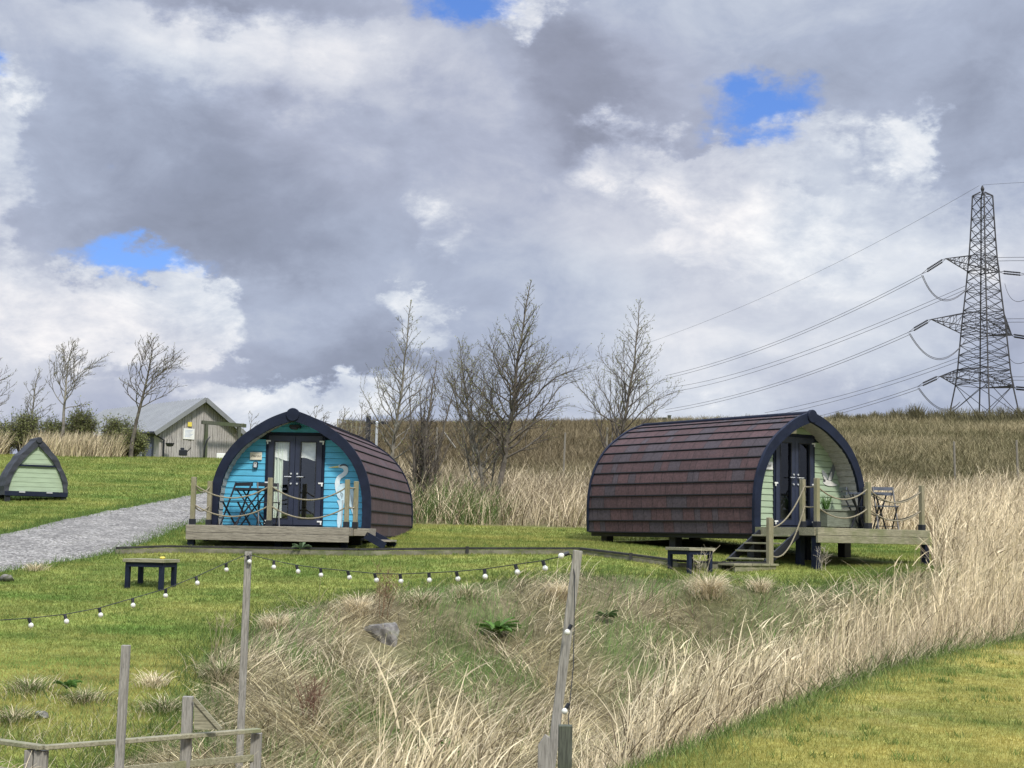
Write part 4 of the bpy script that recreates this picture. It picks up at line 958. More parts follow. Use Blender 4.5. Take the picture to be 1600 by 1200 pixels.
# ------------------------------------------------------------------ distant fences and posts
def far_posts():
    for i, (px, pyt, pyb, Y, lab) in enumerate([(742, 672, 703, 50, 'weathered fence post behind the middle tree, left side'), (881, 676, 706, 50, 'weathered fence post right of the middle tree'), (946, 668, 700, 48, 'pale fence post at the foot of the right tree'),
            (682, 668, 700, 50, 'weathered fence post right of the dark willow clump'), (1492, 690, 722, 52, 'fence post on the right hillside, left of two'), (1590, 688, 722, 52, 'fence post on the hillside at the right edge')]):
        a = at(px, pyt, Y); g = tz(a.x, Y); s = MB(); s.box(-.032, .032, -.032, .032, -.2, a.z-g); o = s.build('fence_post', M['wood_far'], bevel=.01); o.location = (a.x, Y, g); o.rotation_euler = (0, random.uniform(-.04, .04), 0); tag(o, lab, 'post', 'posts of the field fence')
    s = MB(); a, b = at(692, 673, 47), at(712, 700, 46.5); s.bar(Vector((0, 0, 0)), b-a, .035, .035); o = s.build('fence_prop', M['wood_far']); o.location = a; tag(o, 'diagonal pale timber prop leaning by the fence post right of the willow clump', 'prop')
    a = at(589, 661, 44); g = tz(a.x, 44); s = MB(); s.tube([(0, 0, -.2), (0, 0, a.z-g)], .035, 8); s.lathe((0, 0, a.z-g), [(.04, 0), (.05, .02), (.02, .05)], 8); o = s.build('metal_post', M['chrome']); o.location = (a.x, 44, g); tag(o, 'thin silver metal post behind the blue pod roof', 'post')
    a = at(576, 650, 60); g = tz(a.x, 60); s = MB(); s.box(-.09, .09, -.09, .09, -.2, a.z-g); s.box(.09, .8, -.05, .05, a.z-g-.32, a.z-g-.2); o = s.build('gate_post', M['black'], bevel=.01); o.location = (a.x, 60, g); tag(o, 'black gate post at the end of the pale hillside fence', 'post')
    A_, B_ = at(528, 656, 62), at(572, 660, 60.3); root = empty('picket_fence', (A_.x, A_.y, A_.z-.6), 0, 'pale post and rail fence on the hill crest above the blue pod', 'fence'); o = Vector(root.location)
    for dz in (0, -.22): s = MB(); s.bar(A_-o+Vector((0, 0, dz)), B_-o+Vector((0, 0, dz)), .02, .045); s.build('rail', M['wood_v'], root)
    for k in range(7): p = A_.lerp(B_, k/6)-o; s = MB(); s.box(p.x-.025, p.x+.025, p.y-.05, p.y-.02, p.z-.5, p.z+.04); s.build('post', M['wood_v'], root)
    for px, h in ((1046, 648), (1038, 652), (1030, 652)):
        a = at(px, h+2, 99); g = tz(a.x, 99); s = MB(); s.box(-.1, .1, -.1, .1, -.2, max(.4, a.z-g)); s.box(-.12, .12, -.12, .12, max(.4, a.z-g), max(.4, a.z-g)+.05); q = s.build('crest_post', M['wood_dark']); q.location = (a.x, 99, g); tag(q, {1046: 'tallest dark post on the ridge above the green pod roof', 1038: 'middle short post on the ridge above the green pod roof', 1030: 'left short post on the ridge above the green pod roof'}[px], 'post', 'short posts on the ridge')
far_posts()

# ------------------------------------------------------------------ pylon
def pylon():
    Yp = 260.0; base_c = at(1538, 648, Yp); gz = tz(base_c.x, Yp)-.5; S = Yp/F_PX
    root = empty('electricity_pylon', (base_c.x, Yp, gz), 0, 'tall steel lattice electricity pylon on the hill at the right', 'pylon'); o = Vector(root.location)
    ctr = lambda y: at(1538-(648-y)*.008, y, Yp)-o
    # level list: pixel y, half diagonal in px
    LV = [(300, 3), (306, 15.5), (342, 17.5), (375, 19.5), (402, 21.5), (425, 24), (455, 27), (485, 30.5), (505, 33), (525, 35), (555, 38), (578, 40), (602, 43.5), (648, 53), (690, 62)]
    beta = math.radians(50); ang = [math.radians(a)+math.pi-beta*0 for a in (0,)]
    dirs = [Vector((math.cos(t), math.sin(t), 0)) for t in (math.radians(-9), math.radians(81), math.radians(171), math.radians(261))]
    def corner(i, y, r): return ctr(y)+dirs[i]*(r*S)
    legs = [MB() for _ in range(4)]; br = MB()
    for i in range(4):
        for (y0, r0), (y1, r1) in zip(LV[:-1], LV[1:]): legs[i].bar(corner(i, y0, r0), corner(i, y1, r1), .20, .20)
        legs[i].build('leg', M['steel'], root)
    for (y0, r0), (y1, r1) in zip(LV[1:-1], LV[2:]):
        n = 2 if y1-y0 > 26 else 1
        n = 2 if y0 < 600 else 1
        for j in range(n):
            ya, yb = y0+(y1-y0)*j/n, y0+(y1-y0)*(j+1)/n; ra, rb = r0+(r1-r0)*j/n, r0+(r1-r0)*(j+1)/n
            for i in range(4):
                k = (i+1) % 4
                br.bar(corner(i, ya, ra), corner(k, yb, rb), .085); br.bar(corner(k, ya, ra), corner(i, yb, rb), .085)
                if j == 0: br.bar(corner(i, ya, ra), corner(k, ya, ra), .085)
    br.build('lattice_bracing', M['steel'], root)
    t = MB(); t.lathe(ctr(295), [(.1, -1), (.35, 0), (.1, .6)], 6); t.build('peak', M['steel'], root)
    armdir = Vector((math.cos(math.radians(216)), math.sin(math.radians(216)), 0))   # towards camera-left
    # arms: (tip px left, tip px right, body y top, bottom, r)
    res = []
    for (lt, rt, yt, yb) in (((1478, 404), (1562, 425), 400, 424), ((1455, 499), (1581, 524), 489, 521), ((1469, 588), (1585, 606), 577, 602)):
        rT = np.interp(yt, [l[0] for l in LV], [l[1] for l in LV]); rB = np.interp(yb, [l[0] for l in LV], [l[1] for l in LV])
        YL, YR = Yp-9, Yp+7
        for tip, Yt, ci in ((at(*lt, YL)-o, YL, (2, 3)), (at(*rt, YR)-o, YR, (0, 1))):
            a = MB(); roots = [corner(i, y, r) for i in ci for y, r in ((yt, rT), (yb, rB))]
            for q in roots: a.bar(q, tip, .13)
            n = 5
            for e in range(n):
                f0, f1 = e/n, (e+1)/n; Q = [q.lerp(tip, f0) for q in roots]; Q1 = [q.lerp(tip, f1) for q in roots]
                for (i1, i2) in ((0, 1), (2, 3), (0, 2), (1, 3)): a.bar(Q[i1], Q1[i2], .07); a.bar(Q[i2], Q[i1], .07)
            a.build('cross_arm', M['steel'], root)
        res.append((at(*lt, YL), at(*rt, YR)))
    # insulators and jumper loops (left side)
    ends = [((1440, 428), 251), ((1420, 519), 251), ((1434, 604), 251)]
    rends = [((1604, 429), 262), ((1606, 528), 262), ((1606, 608), 262)]
    for (tl, tr), (e, Ye), (e2, Ye2) in zip(res, ends, rends):
        E_, E2 = at(*e, Ye), at(*e2, Ye2)
        for T, Q in ((tl, E_), (tr, E2)):
            for off in (-.35, .35):
                s = MB(); p, q = T-o, Q-o; of = Vector((0, 0, off)); n = 22; pts = []; rs = []
                for k in range(n+1): pts.append(p.lerp(q, .15+.62*k/n)+of*.6); rs.append(.17 if k % 2 else .10)
                s.tube(pts, rs, 8); s.bar(p, pts[0], .08); s.bar(q, pts[-1], .08); s.build('insulator', M['insul'], root)
    loops = [((1440, 430), (1475, 470), (1520, 442)), ((1420, 521), (1465, 562), (1510, 530)), ((1434, 606), (1470, 640), (1500, 628))]
    for lo in loops:
        for d in (0, .5):
            P = [at(lo[0][0]+d*4, lo[0][1], 251), at(lo[1][0], lo[1][1]-d*4, 255), at(lo[2][0], lo[2][1], 259)]; pts = []
            for k in range(17):
                t_ = k/16; c = P[1]*2-(P[0]+P[2])*.5; pts.append(P[0]*(1-t_)**2+c*2*t_*(1-t_)+P[2]*t_*t_-o)
            s = MB(); s.tube(pts, .055, 5); s.build('jumper_loop', M['wire'], root)
    for ya in (403, 500, 590):                      # loops on the far side
        P = [at(1570, ya+40, 266), at(1588, ya+68, 262), at(1620, ya+50, 258)]
        pts = [P[0]*(1-t_)**2+(P[1]*2-(P[0]+P[2])*.5)*2*t_*(1-t_)+P[2]*t_*t_-o for t_ in np.linspace(0, 1, 12)]; s = MB(); s.tube(pts, .05, 5); s.build('jumper_loop', M['wire'], root)
    # conductors: quadratic through three photographed points
    def cable(pts3, r, label, grp):
        P = [at(x, y, Y) for x, y, Y in pts3]; s = [0, (P[1]-P[0]).length, 0]; s[2] = s[1]+(P[2]-P[1]).length; out = []
        for k in range(49):
            t_ = s[2]*k/48
            L0 = (t_-s[1])*(t_-s[2])/((s[0]-s[1])*(s[0]-s[2])); L1 = (t_-s[0])*(t_-s[2])/((s[1]-s[0])*(s[1]-s[2])); L2 = (t_-s[0])*(t_-s[1])/((s[2]-s[0])*(s[2]-s[1]))
            out.append(P[0]*L0+P[1]*L1+P[2]*L2-P[0])
        m = MB(); m.tube(out, r, 5); ob = m.build('power_cable', M['wire']); ob.location = P[0]; tag(ob, label, 'power cable', grp)
    G = 'overhead power cables left of the pylon'; R = .045
    cable([(1530, 290, 260), (1280, 424, 330), (830, 590, 520)], .03, 'thin topmost earth wire sloping down left from the pylon peak', G)
    for i, d in enumerate((0, 4.5)):
        w_ = ('upper', 'lower')[i]
        cable([(1440, 428+d, 251), (1250, 519+d*.9, 310), (1040, 587+d, 400)], R, w_+' strand of the cable pair from the top left arm tip', G)
        cable([(1420, 519+d, 251), (1240, 590+d*.9, 310), (1040, 640+d, 400)], R, w_+' strand of the cable pair from the middle left arm tip', G)
        cable([(1434, 604+d, 251), (1360, 628+d, 290), (1260, 655+d, 350)], R, w_+' strand of the cable pair from the bottom left arm tip', G)
        cable([(1510, 446+d*1.3, 266), (1260, 548+d*1.3, 320), (1040, 606+d*1.6, 410)], R, w_+' strand of the cable pair from the top rear arm', G)
        cable([(1505, 556+d*1.3, 266), (1390, 596+d*1.3, 300), (1195, 645+d*1.6, 370)], R, w_+' strand of the cable pair from the middle rear arm', G)
        for (nm, y0, y1) in (('top', 403, 402), ('middle', 499, 498), ('bottom', 589, 589)):
            cable([(1540, y0+d*1.2, 262), (1620, y1+d*1.2, 235), (1760, y1+4+d*1.5, 200)], R, w_+' strand of the level cable pair right of the pylon, at the '+nm+' arm', 'overhead power cables right of the pylon')
    cable([(1536, 289, 260), (1600, 285, 235), (1760, 280, 200)], .03, 'thin earth wire leaving the pylon peak to the right', 'overhead power cables right of the pylon')
pylon()

# ------------------------------------------------------------------ trees
def seg_mesh(name, segs, n, mat, parent, col=None):
    S_ = np.array([(*a, *b, r0, r1) for a, b, r0, r1 in segs], float)
    if not len(S_): return None
    A_, B_, r0, r1 = S_[:, :3], S_[:, 3:6], S_[:, 6], S_[:, 7]; d = B_-A_; d /= np.linalg.norm(d, axis=1)[:, None]+1e-9
    ref = np.where(np.abs(d[:, 2:3]) > .9, [[1., 0, 0]], [[0, 0, 1.]]); u = np.cross(d, ref); u /= np.linalg.norm(u, axis=1)[:, None]; v = np.cross(d, u)
    ang = 2*np.pi*np.arange(n)/n; ring = u[:, None]*np.cos(ang)[None, :, None]+v[:, None]*np.sin(ang)[None, :, None]
    V = np.concatenate([A_[:, None]+ring*r0[:, None, None], B_[:, None]+ring*r1[:, None, None]], 1).reshape(-1, 3)
    b = (np.arange(len(S_))*2*n)[:, None]; k = np.arange(n)[None]
    Fq = np.stack([b+k, b+(k+1) % n, b+n+(k+1) % n, b+n+k], 2).reshape(-1, 4)
    C = None
    if col is not None: C = np.repeat(col, 2*n, axis=0)
    return np_mesh(name, V, Fq, C, mat, parent, smooth=True)
def bare_tree(base, H, label, seed, lean=(0, 0), width=.30, nb=26, trunk_r=.07, sweep=(.25, 0), low=.12, taper=.75, stems=1, bark='bark', bud=.0, cat='tree', grp=None, droop=0, name='bare_tree', budcol=(.26, .27, .10), spread=.4, twr=1.0, up=.75):
    rr = random.Random(seed); root = empty(name, base, 0, label, cat, grp); thick = []; thin = []; buds = []
    def grow(p, d, L, r, lvl):
        n = max(3, int(L/.16)) if lvl < 2 else 3; st = L/n; pts = [p.copy()]; rad = [r]; dd = d.copy()
        for i in range(n):
            dd = (dd+Vector((rr.gauss(0, .10+.05*lvl), rr.gauss(0, .10+.05*lvl), rr.gauss(0, .08)+.05*(lvl > 0)))+Vector((sweep[0], sweep[1], 0))*.10*(lvl > 0)).normalized()
            p = p+dd*st; pts.append(p.copy()); rad.append(r*(1-.8*(i+1)/n))
        for i in range(n): (thick if r > .011 and lvl < 2 else thin).append((pts[i], pts[i+1], rad[i], rad[i+1]))
        if lvl < 3 and L > .12:
            k = {1: max(3, int(L/.17)), 2: max(2, int(L/.13))}.get(lvl, 0)
            for j in range(k):
                f = .22+.75*(j+rr.random())/k; i = min(n-1, int(f*n)); q = pts[i].lerp(pts[i+1], f*n-i) if i < n else pts[-1]
                ax = (pts[i+1]-pts[i]).normalized(); side = ax.cross(Vector((rr.gauss(0, 1), rr.gauss(0, 1), rr.gauss(0, 1)))).normalized()
                nd = (ax*.75+side*.75+Vector((0, 0, .30))).normalized(); grow(q, nd, L*rr.uniform(.28, .5)*(1.1-f*.5), max(rad[i]*.55, .0035*twr), lvl+1)
        if lvl >= 2:
            for q in pts[1:]:
                if rr.random() < bud: buds.append(q)
    for s_ in range(stems):
        off = Vector((rr.gauss(0, .12)*(stems > 1), rr.gauss(0, .12)*(stems > 1), -.1)); h = H*(1 if s_ == 0 else rr.uniform(.55, .95))
        ld = Vector((lean[0]+rr.gauss(0, spread)*(s_ > 0), lean[1]+rr.gauss(0, spread)*(s_ > 0), 1)); n = max(8, int(h/.22)); p = off; pts = [p.copy()]; wob = Vector((0, 0, 0))
        for i in range(n):
            wob = wob*.8+Vector((rr.gauss(0, .05), rr.gauss(0, .05), 0)); d = Vector((ld.x, ld.y, 1))+wob; d.normalize(); p = p+d*h/n; pts.append(p.copy())
        tr = trunk_r*(1 if s_ == 0 else rr.uniform(.45, .8)); rad = [tr*(1-.93*(i/n)**.9)+.003 for i in range(n+1)]
        for i in range(n): thick.append((pts[i], pts[i+1], rad[i], rad[i+1]))
        m = nb if s_ == 0 else int(nb*.6); ph = rr.random()*6
        for j in range(m):
            f = low+(1-low)*(j+rr.random()*.8)/m; f = min(f, .985); i = min(n-1, int(f*n)); q = pts[i].lerp(pts[i+1], f*n-i); ph += 2.4+rr.uniform(-.5, .5)
            g = (f-low)/(1-low); Lb = h*width*(1-g)**taper*(0.55+.45*min(1, g/.18))*rr.uniform(.75, 1.25)+.10
            dirn = Vector((math.cos(ph), math.sin(ph), up*rr.uniform(.6, 1.5)+g*.5-droop)).normalized(); grow(q, dirn, Lb, max(rad[i]*.42, .006), 1)
    seg_mesh('trunk', thick, 6, M[bark], root)
    bc = {'bark': (.10, .085, .070), 'bark_pale': (.145, .13, .108)}[bark]
    col = np.array([bc])*np.array([[rr.uniform(.7, 1.35)] for _ in thin]); crown = seg_mesh('crown', [(a, b, r0*twr, r1*twr) for a, b, r0, r1 in thin], 3, M['twig'], root, col)
    if buds:
        B = np.array(buds)+RNG.normal(0, .012, (len(buds), 3)); nbd = len(B); s = RNG.uniform(.010, .024, nbd)[:, None]; a = RNG.normal(0, 1, (nbd, 3)); a /= np.linalg.norm(a, axis=1)[:, None]; b = np.cross(a, RNG.normal(0, 1, (nbd, 3))); b /= np.linalg.norm(b, axis=1)[:, None]
        V = np.stack([B-a*s, B+b*s*.6, B+a*s, B-b*s*.6], 1).reshape(-1, 3); Fq = np.arange(nbd*4).reshape(-1, 4); C = np.repeat(np.array([budcol])*RNG.uniform(.6, 1.4, (nbd, 1)), 4, axis=0)
        np_mesh('buds', V, Fq, C, M['leaf'], root)
    return root
def tree_px(px, Y, ytop, label, seed, xtop=None, **k):
    x = at(px, 700, Y).x; g = tz(x, Y); t = at(xtop if xtop else px, ytop, Y); H = t.z-g
    return bare_tree((x, Y, g), H/math.sqrt(1+((t.x-x)/H)**2)*1.0, label, seed, lean=((t.x-x)/H, 0), **k)
TG = 'bare trees behind the pods'
tree_px(612, 41, 462, 'tall slim bare tree left of the dark willow clump, behind the blue pod', 21, xtop=617, width=.32, nb=52, taper=.95, trunk_r=.07, twr=1.1, bark='bark_pale', bud=.45, grp=TG, low=.22)
tree_px(660, 39.5, 560, 'dark many stemmed willow clump between the slim tree and the middle tree', 22, xtop=672, width=.20, nb=26, trunk_r=.075, twr=1.6, stems=14, bark='bark', bud=.1, grp=TG, spread=.16, low=.15, up=1.6)
tree_px(775, 40, 424, 'tallest bare tree, in the middle between the two pods', 23, xtop=852, width=.44, nb=64, taper=1.15, trunk_r=.10, twr=1.15, bark='bark', bud=.6, grp=TG, low=.22)
tree_px(762, 40.4, 520, 'spreading pale stemmed bare tree leaning left against the tallest tree', 24, xtop=720, width=.50, nb=44, trunk_r=.07, twr=1.1, stems=3, bark='bark_pale', bud=.5, grp=TG, low=.18, spread=.2)
tree_px(943, 42, 452, 'bare tree rising just left of the green pod roof', 25, xtop=994, width=.40, nb=56, taper=1.0, trunk_r=.08, twr=1.1, bark='bark', bud=.6, grp=TG, low=.2)
LG = 'bare trees beyond the left lawn'
tree_px(92, 50.5, 525, 'bare windswept tree above the triangular shelter', 31, xtop=112, width=.42, nb=30, trunk_r=.07, bark='bark_pale', bud=.3, grp=LG, low=.42, sweep=(.8, 0), twr=1.5)
tree_px(205, 50, 520, 'bare windswept tree in front of the grey shed', 32, xtop=228, width=.44, nb=30, trunk_r=.08, bark='bark', bud=.3, grp=LG, low=.40, sweep=(.8, 0), twr=1.5)
tree_px(42, 52, 570, 'thin leaning bare tree left of the windswept tree pair', 33, xtop=78, width=.34, nb=26, trunk_r=.06, bark='bark_pale', bud=.3, grp=LG, low=.2, sweep=(.9, 0), twr=1.4)
tree_px(-40, 48, 545, 'bare tree reaching in from the left edge', 34, xtop=-14, width=.4, nb=24, trunk_r=.06, bark='bark', bud=.3, grp=LG, low=.35, sweep=(.9, 0), twr=1.4)
for i, (px, yt, lab) in enumerate([(385, 640, 'small pale windswept bush just left of the blue pod apex'), (478, 628, 'small windswept bush just right of the blue pod apex'), (520, 632, 'small windswept bush above the pale hillside fence'), (560, 625, 'thin bush beside the black gate post')]):
    tree_px(px, 58, yt, lab, 50+i, xtop=px+12, width=.5, nb=14, trunk_r=.04, stems=4, bark='bark_pale', bud=.2, cat='bush', grp='small bushes on the hill crest', sweep=(1.2, 0), twr=1.6, name='bare_bush', spread=.4)
# leafy hedge bushes on the left
def bush(px, Y, wpx, ytop, label, seed):
    x = at(px, 700, Y).x; g = tz(x, Y); H = at(px, ytop, Y).z-g; W = wpx*Y/F_PX; rr = random.Random(seed); root = empty('hawthorn_bush', (x, Y, g), 0, label, 'bush', 'hawthorn bushes beyond the left lawn')
    segs = []; tips = []
    for k in range(70):
        a = rr.uniform(0, 6.28); rad = W*.5*rr.random()**.6; e = Vector((math.cos(a)*rad, math.sin(a)*rad*.7, H*rr.uniform(.35, 1)*(1-.35*(rad/(W*.5))**2))); p = Vector((e.x*.25, e.y*.25, 0)); q = p.lerp(e, .5)+Vector((0, 0, H*.08))
        segs += [(p, q, .02, .012), (q, e, .012, .004)]
        for j in range(16):
            f = rr.uniform(.3, 1); s_ = (q.lerp(e, f)); t = s_+Vector((rr.gauss(0, .16), rr.gauss(0, .16), rr.gauss(.08, .14))); segs.append((s_, t, .006, .003)); tips += [s_.lerp(t, u_) for u_ in (.25, .45, .6, .75, .9, 1)]
    seg_mesh('trunk', segs, 4, M['bark'], root)
    B = np.array(tips); n = len(B); B = B+RNG.normal(0, .06, (n, 3)); s = RNG.uniform(.018, .04, n)[:, None]; a = RNG.normal(0, 1, (n, 3)); a /= np.linalg.norm(a, axis=1)[:, None]; b = np.cross(a, RNG.normal(0, 1, (n, 3))); b /= np.linalg.norm(b, axis=1)[:, None]
    V = np.stack([B-a*s, B+b*s*.6, B+a*s, B-b*s*.6], 1).reshape(-1, 3); k = RNG.uniform(0, 1, (n, 1)); C = np.repeat(np.array([[.11, .13, .045]])*(1-k)+np.array([[.30, .32, .13]])*k, 4, axis=0)
    np_mesh('crown', V, np.arange(n*4).reshape(-1, 4), C, M['leaf'], root)
for i, b in enumerate([(-10, 50.8, 70, 655, 'dark leafy hedge bush at the left edge behind the shelter'), (38, 51.2, 60, 640, 'leafy bush directly behind the triangular shelter'), (85, 51.5, 60, 655, 'leafy bush at the foot of the windswept tree above the shelter'), (125, 51.5, 50, 630, 'leafy bush left of the dark panelled shed roof'), (186, 50.6, 56, 650, 'dark leafy bush left of the tree in front of the grey shed'), (207, 50.4, 40, 672, 'low leafy bush at the foot of the tree in front of the grey shed')]): bush(*b, 70+i)

# ------------------------------------------------------------------ vegetation
def blades(name, X, Y, h, w, tilt, curve, az, col, mat, K=3, label=None, cat=None, z=None, tipk=.25, lift=0.0, dark=.75):
    n = len(X); Z = (terrain(X, Y) if z is None else z)-.01+lift
    s = np.linspace(0, 1, K+1); P = np.zeros((n, K+1, 3)); P[:, 0] = np.stack([X, Y, Z], 1)
    dx, dy = np.cos(az), np.sin(az)
    for j in range(1, K+1):
        ph = tilt+curve*(s[j]-.5/K); st = h/K
        P[:, j, 0] = P[:, j-1, 0]+np.sin(ph)*dx*st; P[:, j, 1] = P[:, j-1, 1]+np.sin(ph)*dy*st; P[:, j, 2] = P[:, j-1, 2]+np.cos(ph)*st
    wa = RNG.uniform(0, 2*np.pi, n); sx, sy = np.cos(wa), np.sin(wa)*.6
    wid = w[:, None]*(1-(1-tipk)*s[None]**1.5)*.5
    V = np.zeros((n, K+1, 2, 3))
    for e, sg in ((0, -1), (1, 1)):
        V[:, :, e] = P; V[:, :, e, 0] += sg*wid*sx[:, None]; V[:, :, e, 1] += sg*wid*sy[:, None]
    # keep tips above the soil
    g = terrain(V[:, 1:, :, 0].ravel(), V[:, 1:, :, 1].ravel()).reshape(n, K, 2)+.006 if np.max(tilt+curve) > 1.0 else None
    if g is not None: V[:, 1:, :, 2] = np.maximum(V[:, 1:, :, 2], g+lift*.7)
    b = (np.arange(n)*2*(K+1))[:, None]; j = np.arange(K)[None]*2
    Fq = np.stack([b+j, b+j+1, b+j+3, b+j+2], 2).reshape(-1, 4)
    C = np.repeat(col, 2*(K+1), axis=0)
    o = np_mesh(name, V.reshape(-1, 3), Fq, C, mat)
    return tag(o, label, cat, kind='stuff') if label else o
def tris(name, X, Y, h, w, col, mat, label, cat, lift=0):
    n = len(X); Z = terrain(X, Y)-.004+lift; a = RNG.uniform(0, 2*np.pi, n); l = RNG.normal(0, .45, (n, 2))*h[:, None]
    V = np.stack([np.stack([X-w*np.cos(a), Y-w*np.sin(a)*.5, Z], 1), np.stack([X+w*np.cos(a), Y+w*np.sin(a)*.5, Z], 1), np.stack([X+l[:, 0], Y+l[:, 1], Z+h], 1)], 1).reshape(-1, 3)
    return tag(np_mesh(name, V, np.arange(n*3).reshape(-1, 3), np.repeat(col, 3, axis=0), mat), label, cat, kind='stuff')
def frustum(n, y0, y1, p=1.0, m=.5, lo=-.37, hi=.37):
    u = RNG.random(n)
    if abs(p-1) < 1e-6: Y = y0*(y1/y0)**u
    else: Y = (y0**(1-p)+u*(y1**(1-p)-y0**(1-p)))**(1/(1-p))
    X = Y*(lo+(hi-lo)*RNG.random(n))+RNG.uniform(-m, m, n); return X, Y
def pod_foot(X, Y, P, m=0):
    dx, dy = X-P.X, Y-P.Y; u = dx*P.lx+dy*P.ly; a = dx*P.ax+dy*P.ay; return (np.abs(u) < 1.4+m) & (a > -1.2-m) & (a < P.L+m)
# lawn by the pods
X, Y = frustum(780000, 12, 53, 1.15); g, r, t, d1, d2 = region(X, Y)
hillz = (Y > 35.4+.35*vnoise(X, Y*0, 2, 3)) & (X+.135*Y > .3)
keep = ~g & ~r & ~inpoly(X, Y, PATH) & ~hillz & ~pod_foot(X, Y, BLUE) & ~pod_foot(X, Y, SAGE)
X, Y = X[keep], Y[keep]; n = len(X)
yel = .75*np.exp(-((Y-17.0+.3*vnoise(X, Y, 1, 2))/1.4)**2)*sstep(-2, -4, X)+.12*sstep(20, 16, Y)
C = lawn_col(X, Y, RNG.normal(0, .10, n), yel)*RNG.uniform(.88, 1.18, (n, 1))
tris('lawn_grass', X, Y, RNG.uniform(.018, .045, n)*(1+.02*(Y-14)), .0022+.00022*Y, C, M['grass'], 'short mown green grass around the pods and the gravel path', 'grass')
# small coarse tufts scattered through the lawns
cX, cY = frustum(900, 10, 48, 1.1); q = 26; X = np.repeat(cX, q)+RNG.normal(0, .045, 900*q); Y = np.repeat(cY, q)+RNG.normal(0, .045, 900*q); g, r, t, d1, d2 = region(X, Y)
k = ~g & ~inpoly(X, Y, PATH) & ~((Y > 35) & (X+.135*Y > .3)) & ~pod_foot(X, Y, BLUE) & ~pod_foot(X, Y, SAGE); X, Y = X[k], Y[k]; n = len(X)
tris('coarse_grass_tufts', X, Y, RNG.uniform(.03, .07, n), .0025+.0002*Y, np.array([.11, .165, .04])*RNG.uniform(.7, 1.7, (n, 1)), M['grass'], 'darker coarse grass tufts dotted through the mown lawns', 'grass')
# foreground lawn
X, Y = frustum(420000, 6.5, 28, 1.3); g, r, t, d1, d2 = region(X, Y); X, Y = X[r], Y[r]; n = len(X)
C = moss_col(X, Y, RNG.normal(.06, .11, n))*RNG.uniform(.88, 1.18, (n, 1))
tris('foreground_grass', X, Y, RNG.uniform(.015, .04, n), .0015+.0002*Y, C, M['grass'], 'yellowish mown mossy grass slope in the lower right corner', 'grass')
# tall green fringe along edges of gully
def along(P, n, sd):
    P = np.array(P); L = np.linalg.norm(np.diff(P, axis=0), axis=1); c = np.concatenate([[0], np.cumsum(L)]); s = RNG.random(n)*c[-1]
    return np.interp(s, c, P[:, 0])+RNG.normal(0, sd, n), np.interp(s, c, P[:, 1])+RNG.normal(0, sd, n)
X, Y = along(RLa[3:], 24000, .20); n = len(X)
green = np.array([.075, .12, .03]); blades('verge_grass', X, Y, RNG.uniform(.04, .15, n), np.full(n, .005), RNG.uniform(0, .5, n), RNG.uniform(.3, 1.1, n), RNG.uniform(0, 6.28, n), green*RNG.uniform(.7, 1.9, (n, 1))*np.where(RNG.random((n, 1)) < .35, np.array([2.6, 2.0, 2.6]), 1), M['grass'], 3, 'longer green grass fringing the lower right lawn', 'grass')
X, Y = along(TEa[3:15], 12000, .22); n = len(X)
blades('verge_grass', X, Y, RNG.uniform(.05, .17, n), np.full(n, .007), RNG.uniform(0, .5, n), RNG.uniform(.3, 1.1, n), RNG.uniform(0, 6.28, n), green*RNG.uniform(.7, 1.7, (n, 1)), M['grass'], 3, 'longer green grass fringing the pod lawn above the straw bank', 'grass')
X, Y = along(RLa[6:], 22000, .5); g, r, t, d1, d2 = region(X, Y); k = g & (d1 > .05); X, Y = X[k], Y[k]; n = len(X)
cc = np.where(RNG.random((n, 1)) < .45, straw_col(n, -.05), green*RNG.uniform(.5, 1.9, (n, 1)))
blades('reed_base_grass', X, Y, RNG.uniform(.15, .5, n), RNG.uniform(.005, .010, n), RNG.uniform(.1, .9, n), RNG.uniform(.3, 1.5, n), RNG.normal(-1.2, 1.3, n), cc, M['grass'], 4, 'green and straw coloured long grass drooping at the foot of the right reeds', 'grass')
# path and fence edges, lower left rough grass
X, Y = frustum(30000, 12, 16.5, 1, lo=-.37, hi=-.05); g, r, t, d1, d2 = region(X, Y); k = ~g & ~r & (RNG.random(len(X)) < .45+.5*vnoise(X, Y, 1.4, 3)); X, Y = X[k], Y[k]; n = len(X)
cc = np.where(RNG.random((n, 1)) < .35, straw_col(n), green*RNG.uniform(.7, 2.0, (n, 1))); blades('rough_grass', X, Y, RNG.uniform(.06, .26, n), np.full(n, .006), RNG.uniform(0, .8, n), RNG.uniform(.3, 1.4, n), RNG.uniform(0, 6.28, n), cc, M['grass'], 3, 'rough long grass behind the rail fence at the lower left', 'grass')

X, Y = along(PATH, 15000, .16); k = Y > 18; X, Y = X[k], Y[k]; n = len(X)
blades('path_edge_grass', X, Y, RNG.uniform(.04, .13, n), np.full(n, .011), RNG.uniform(0, .6, n), RNG.uniform(.3, 1.1, n), RNG.uniform(0, 6.28, n), green*RNG.uniform(.9, 2.2, (n, 1)), M['grass'], 3, 'tufty grass creeping over the edges of the gravel path', 'grass')
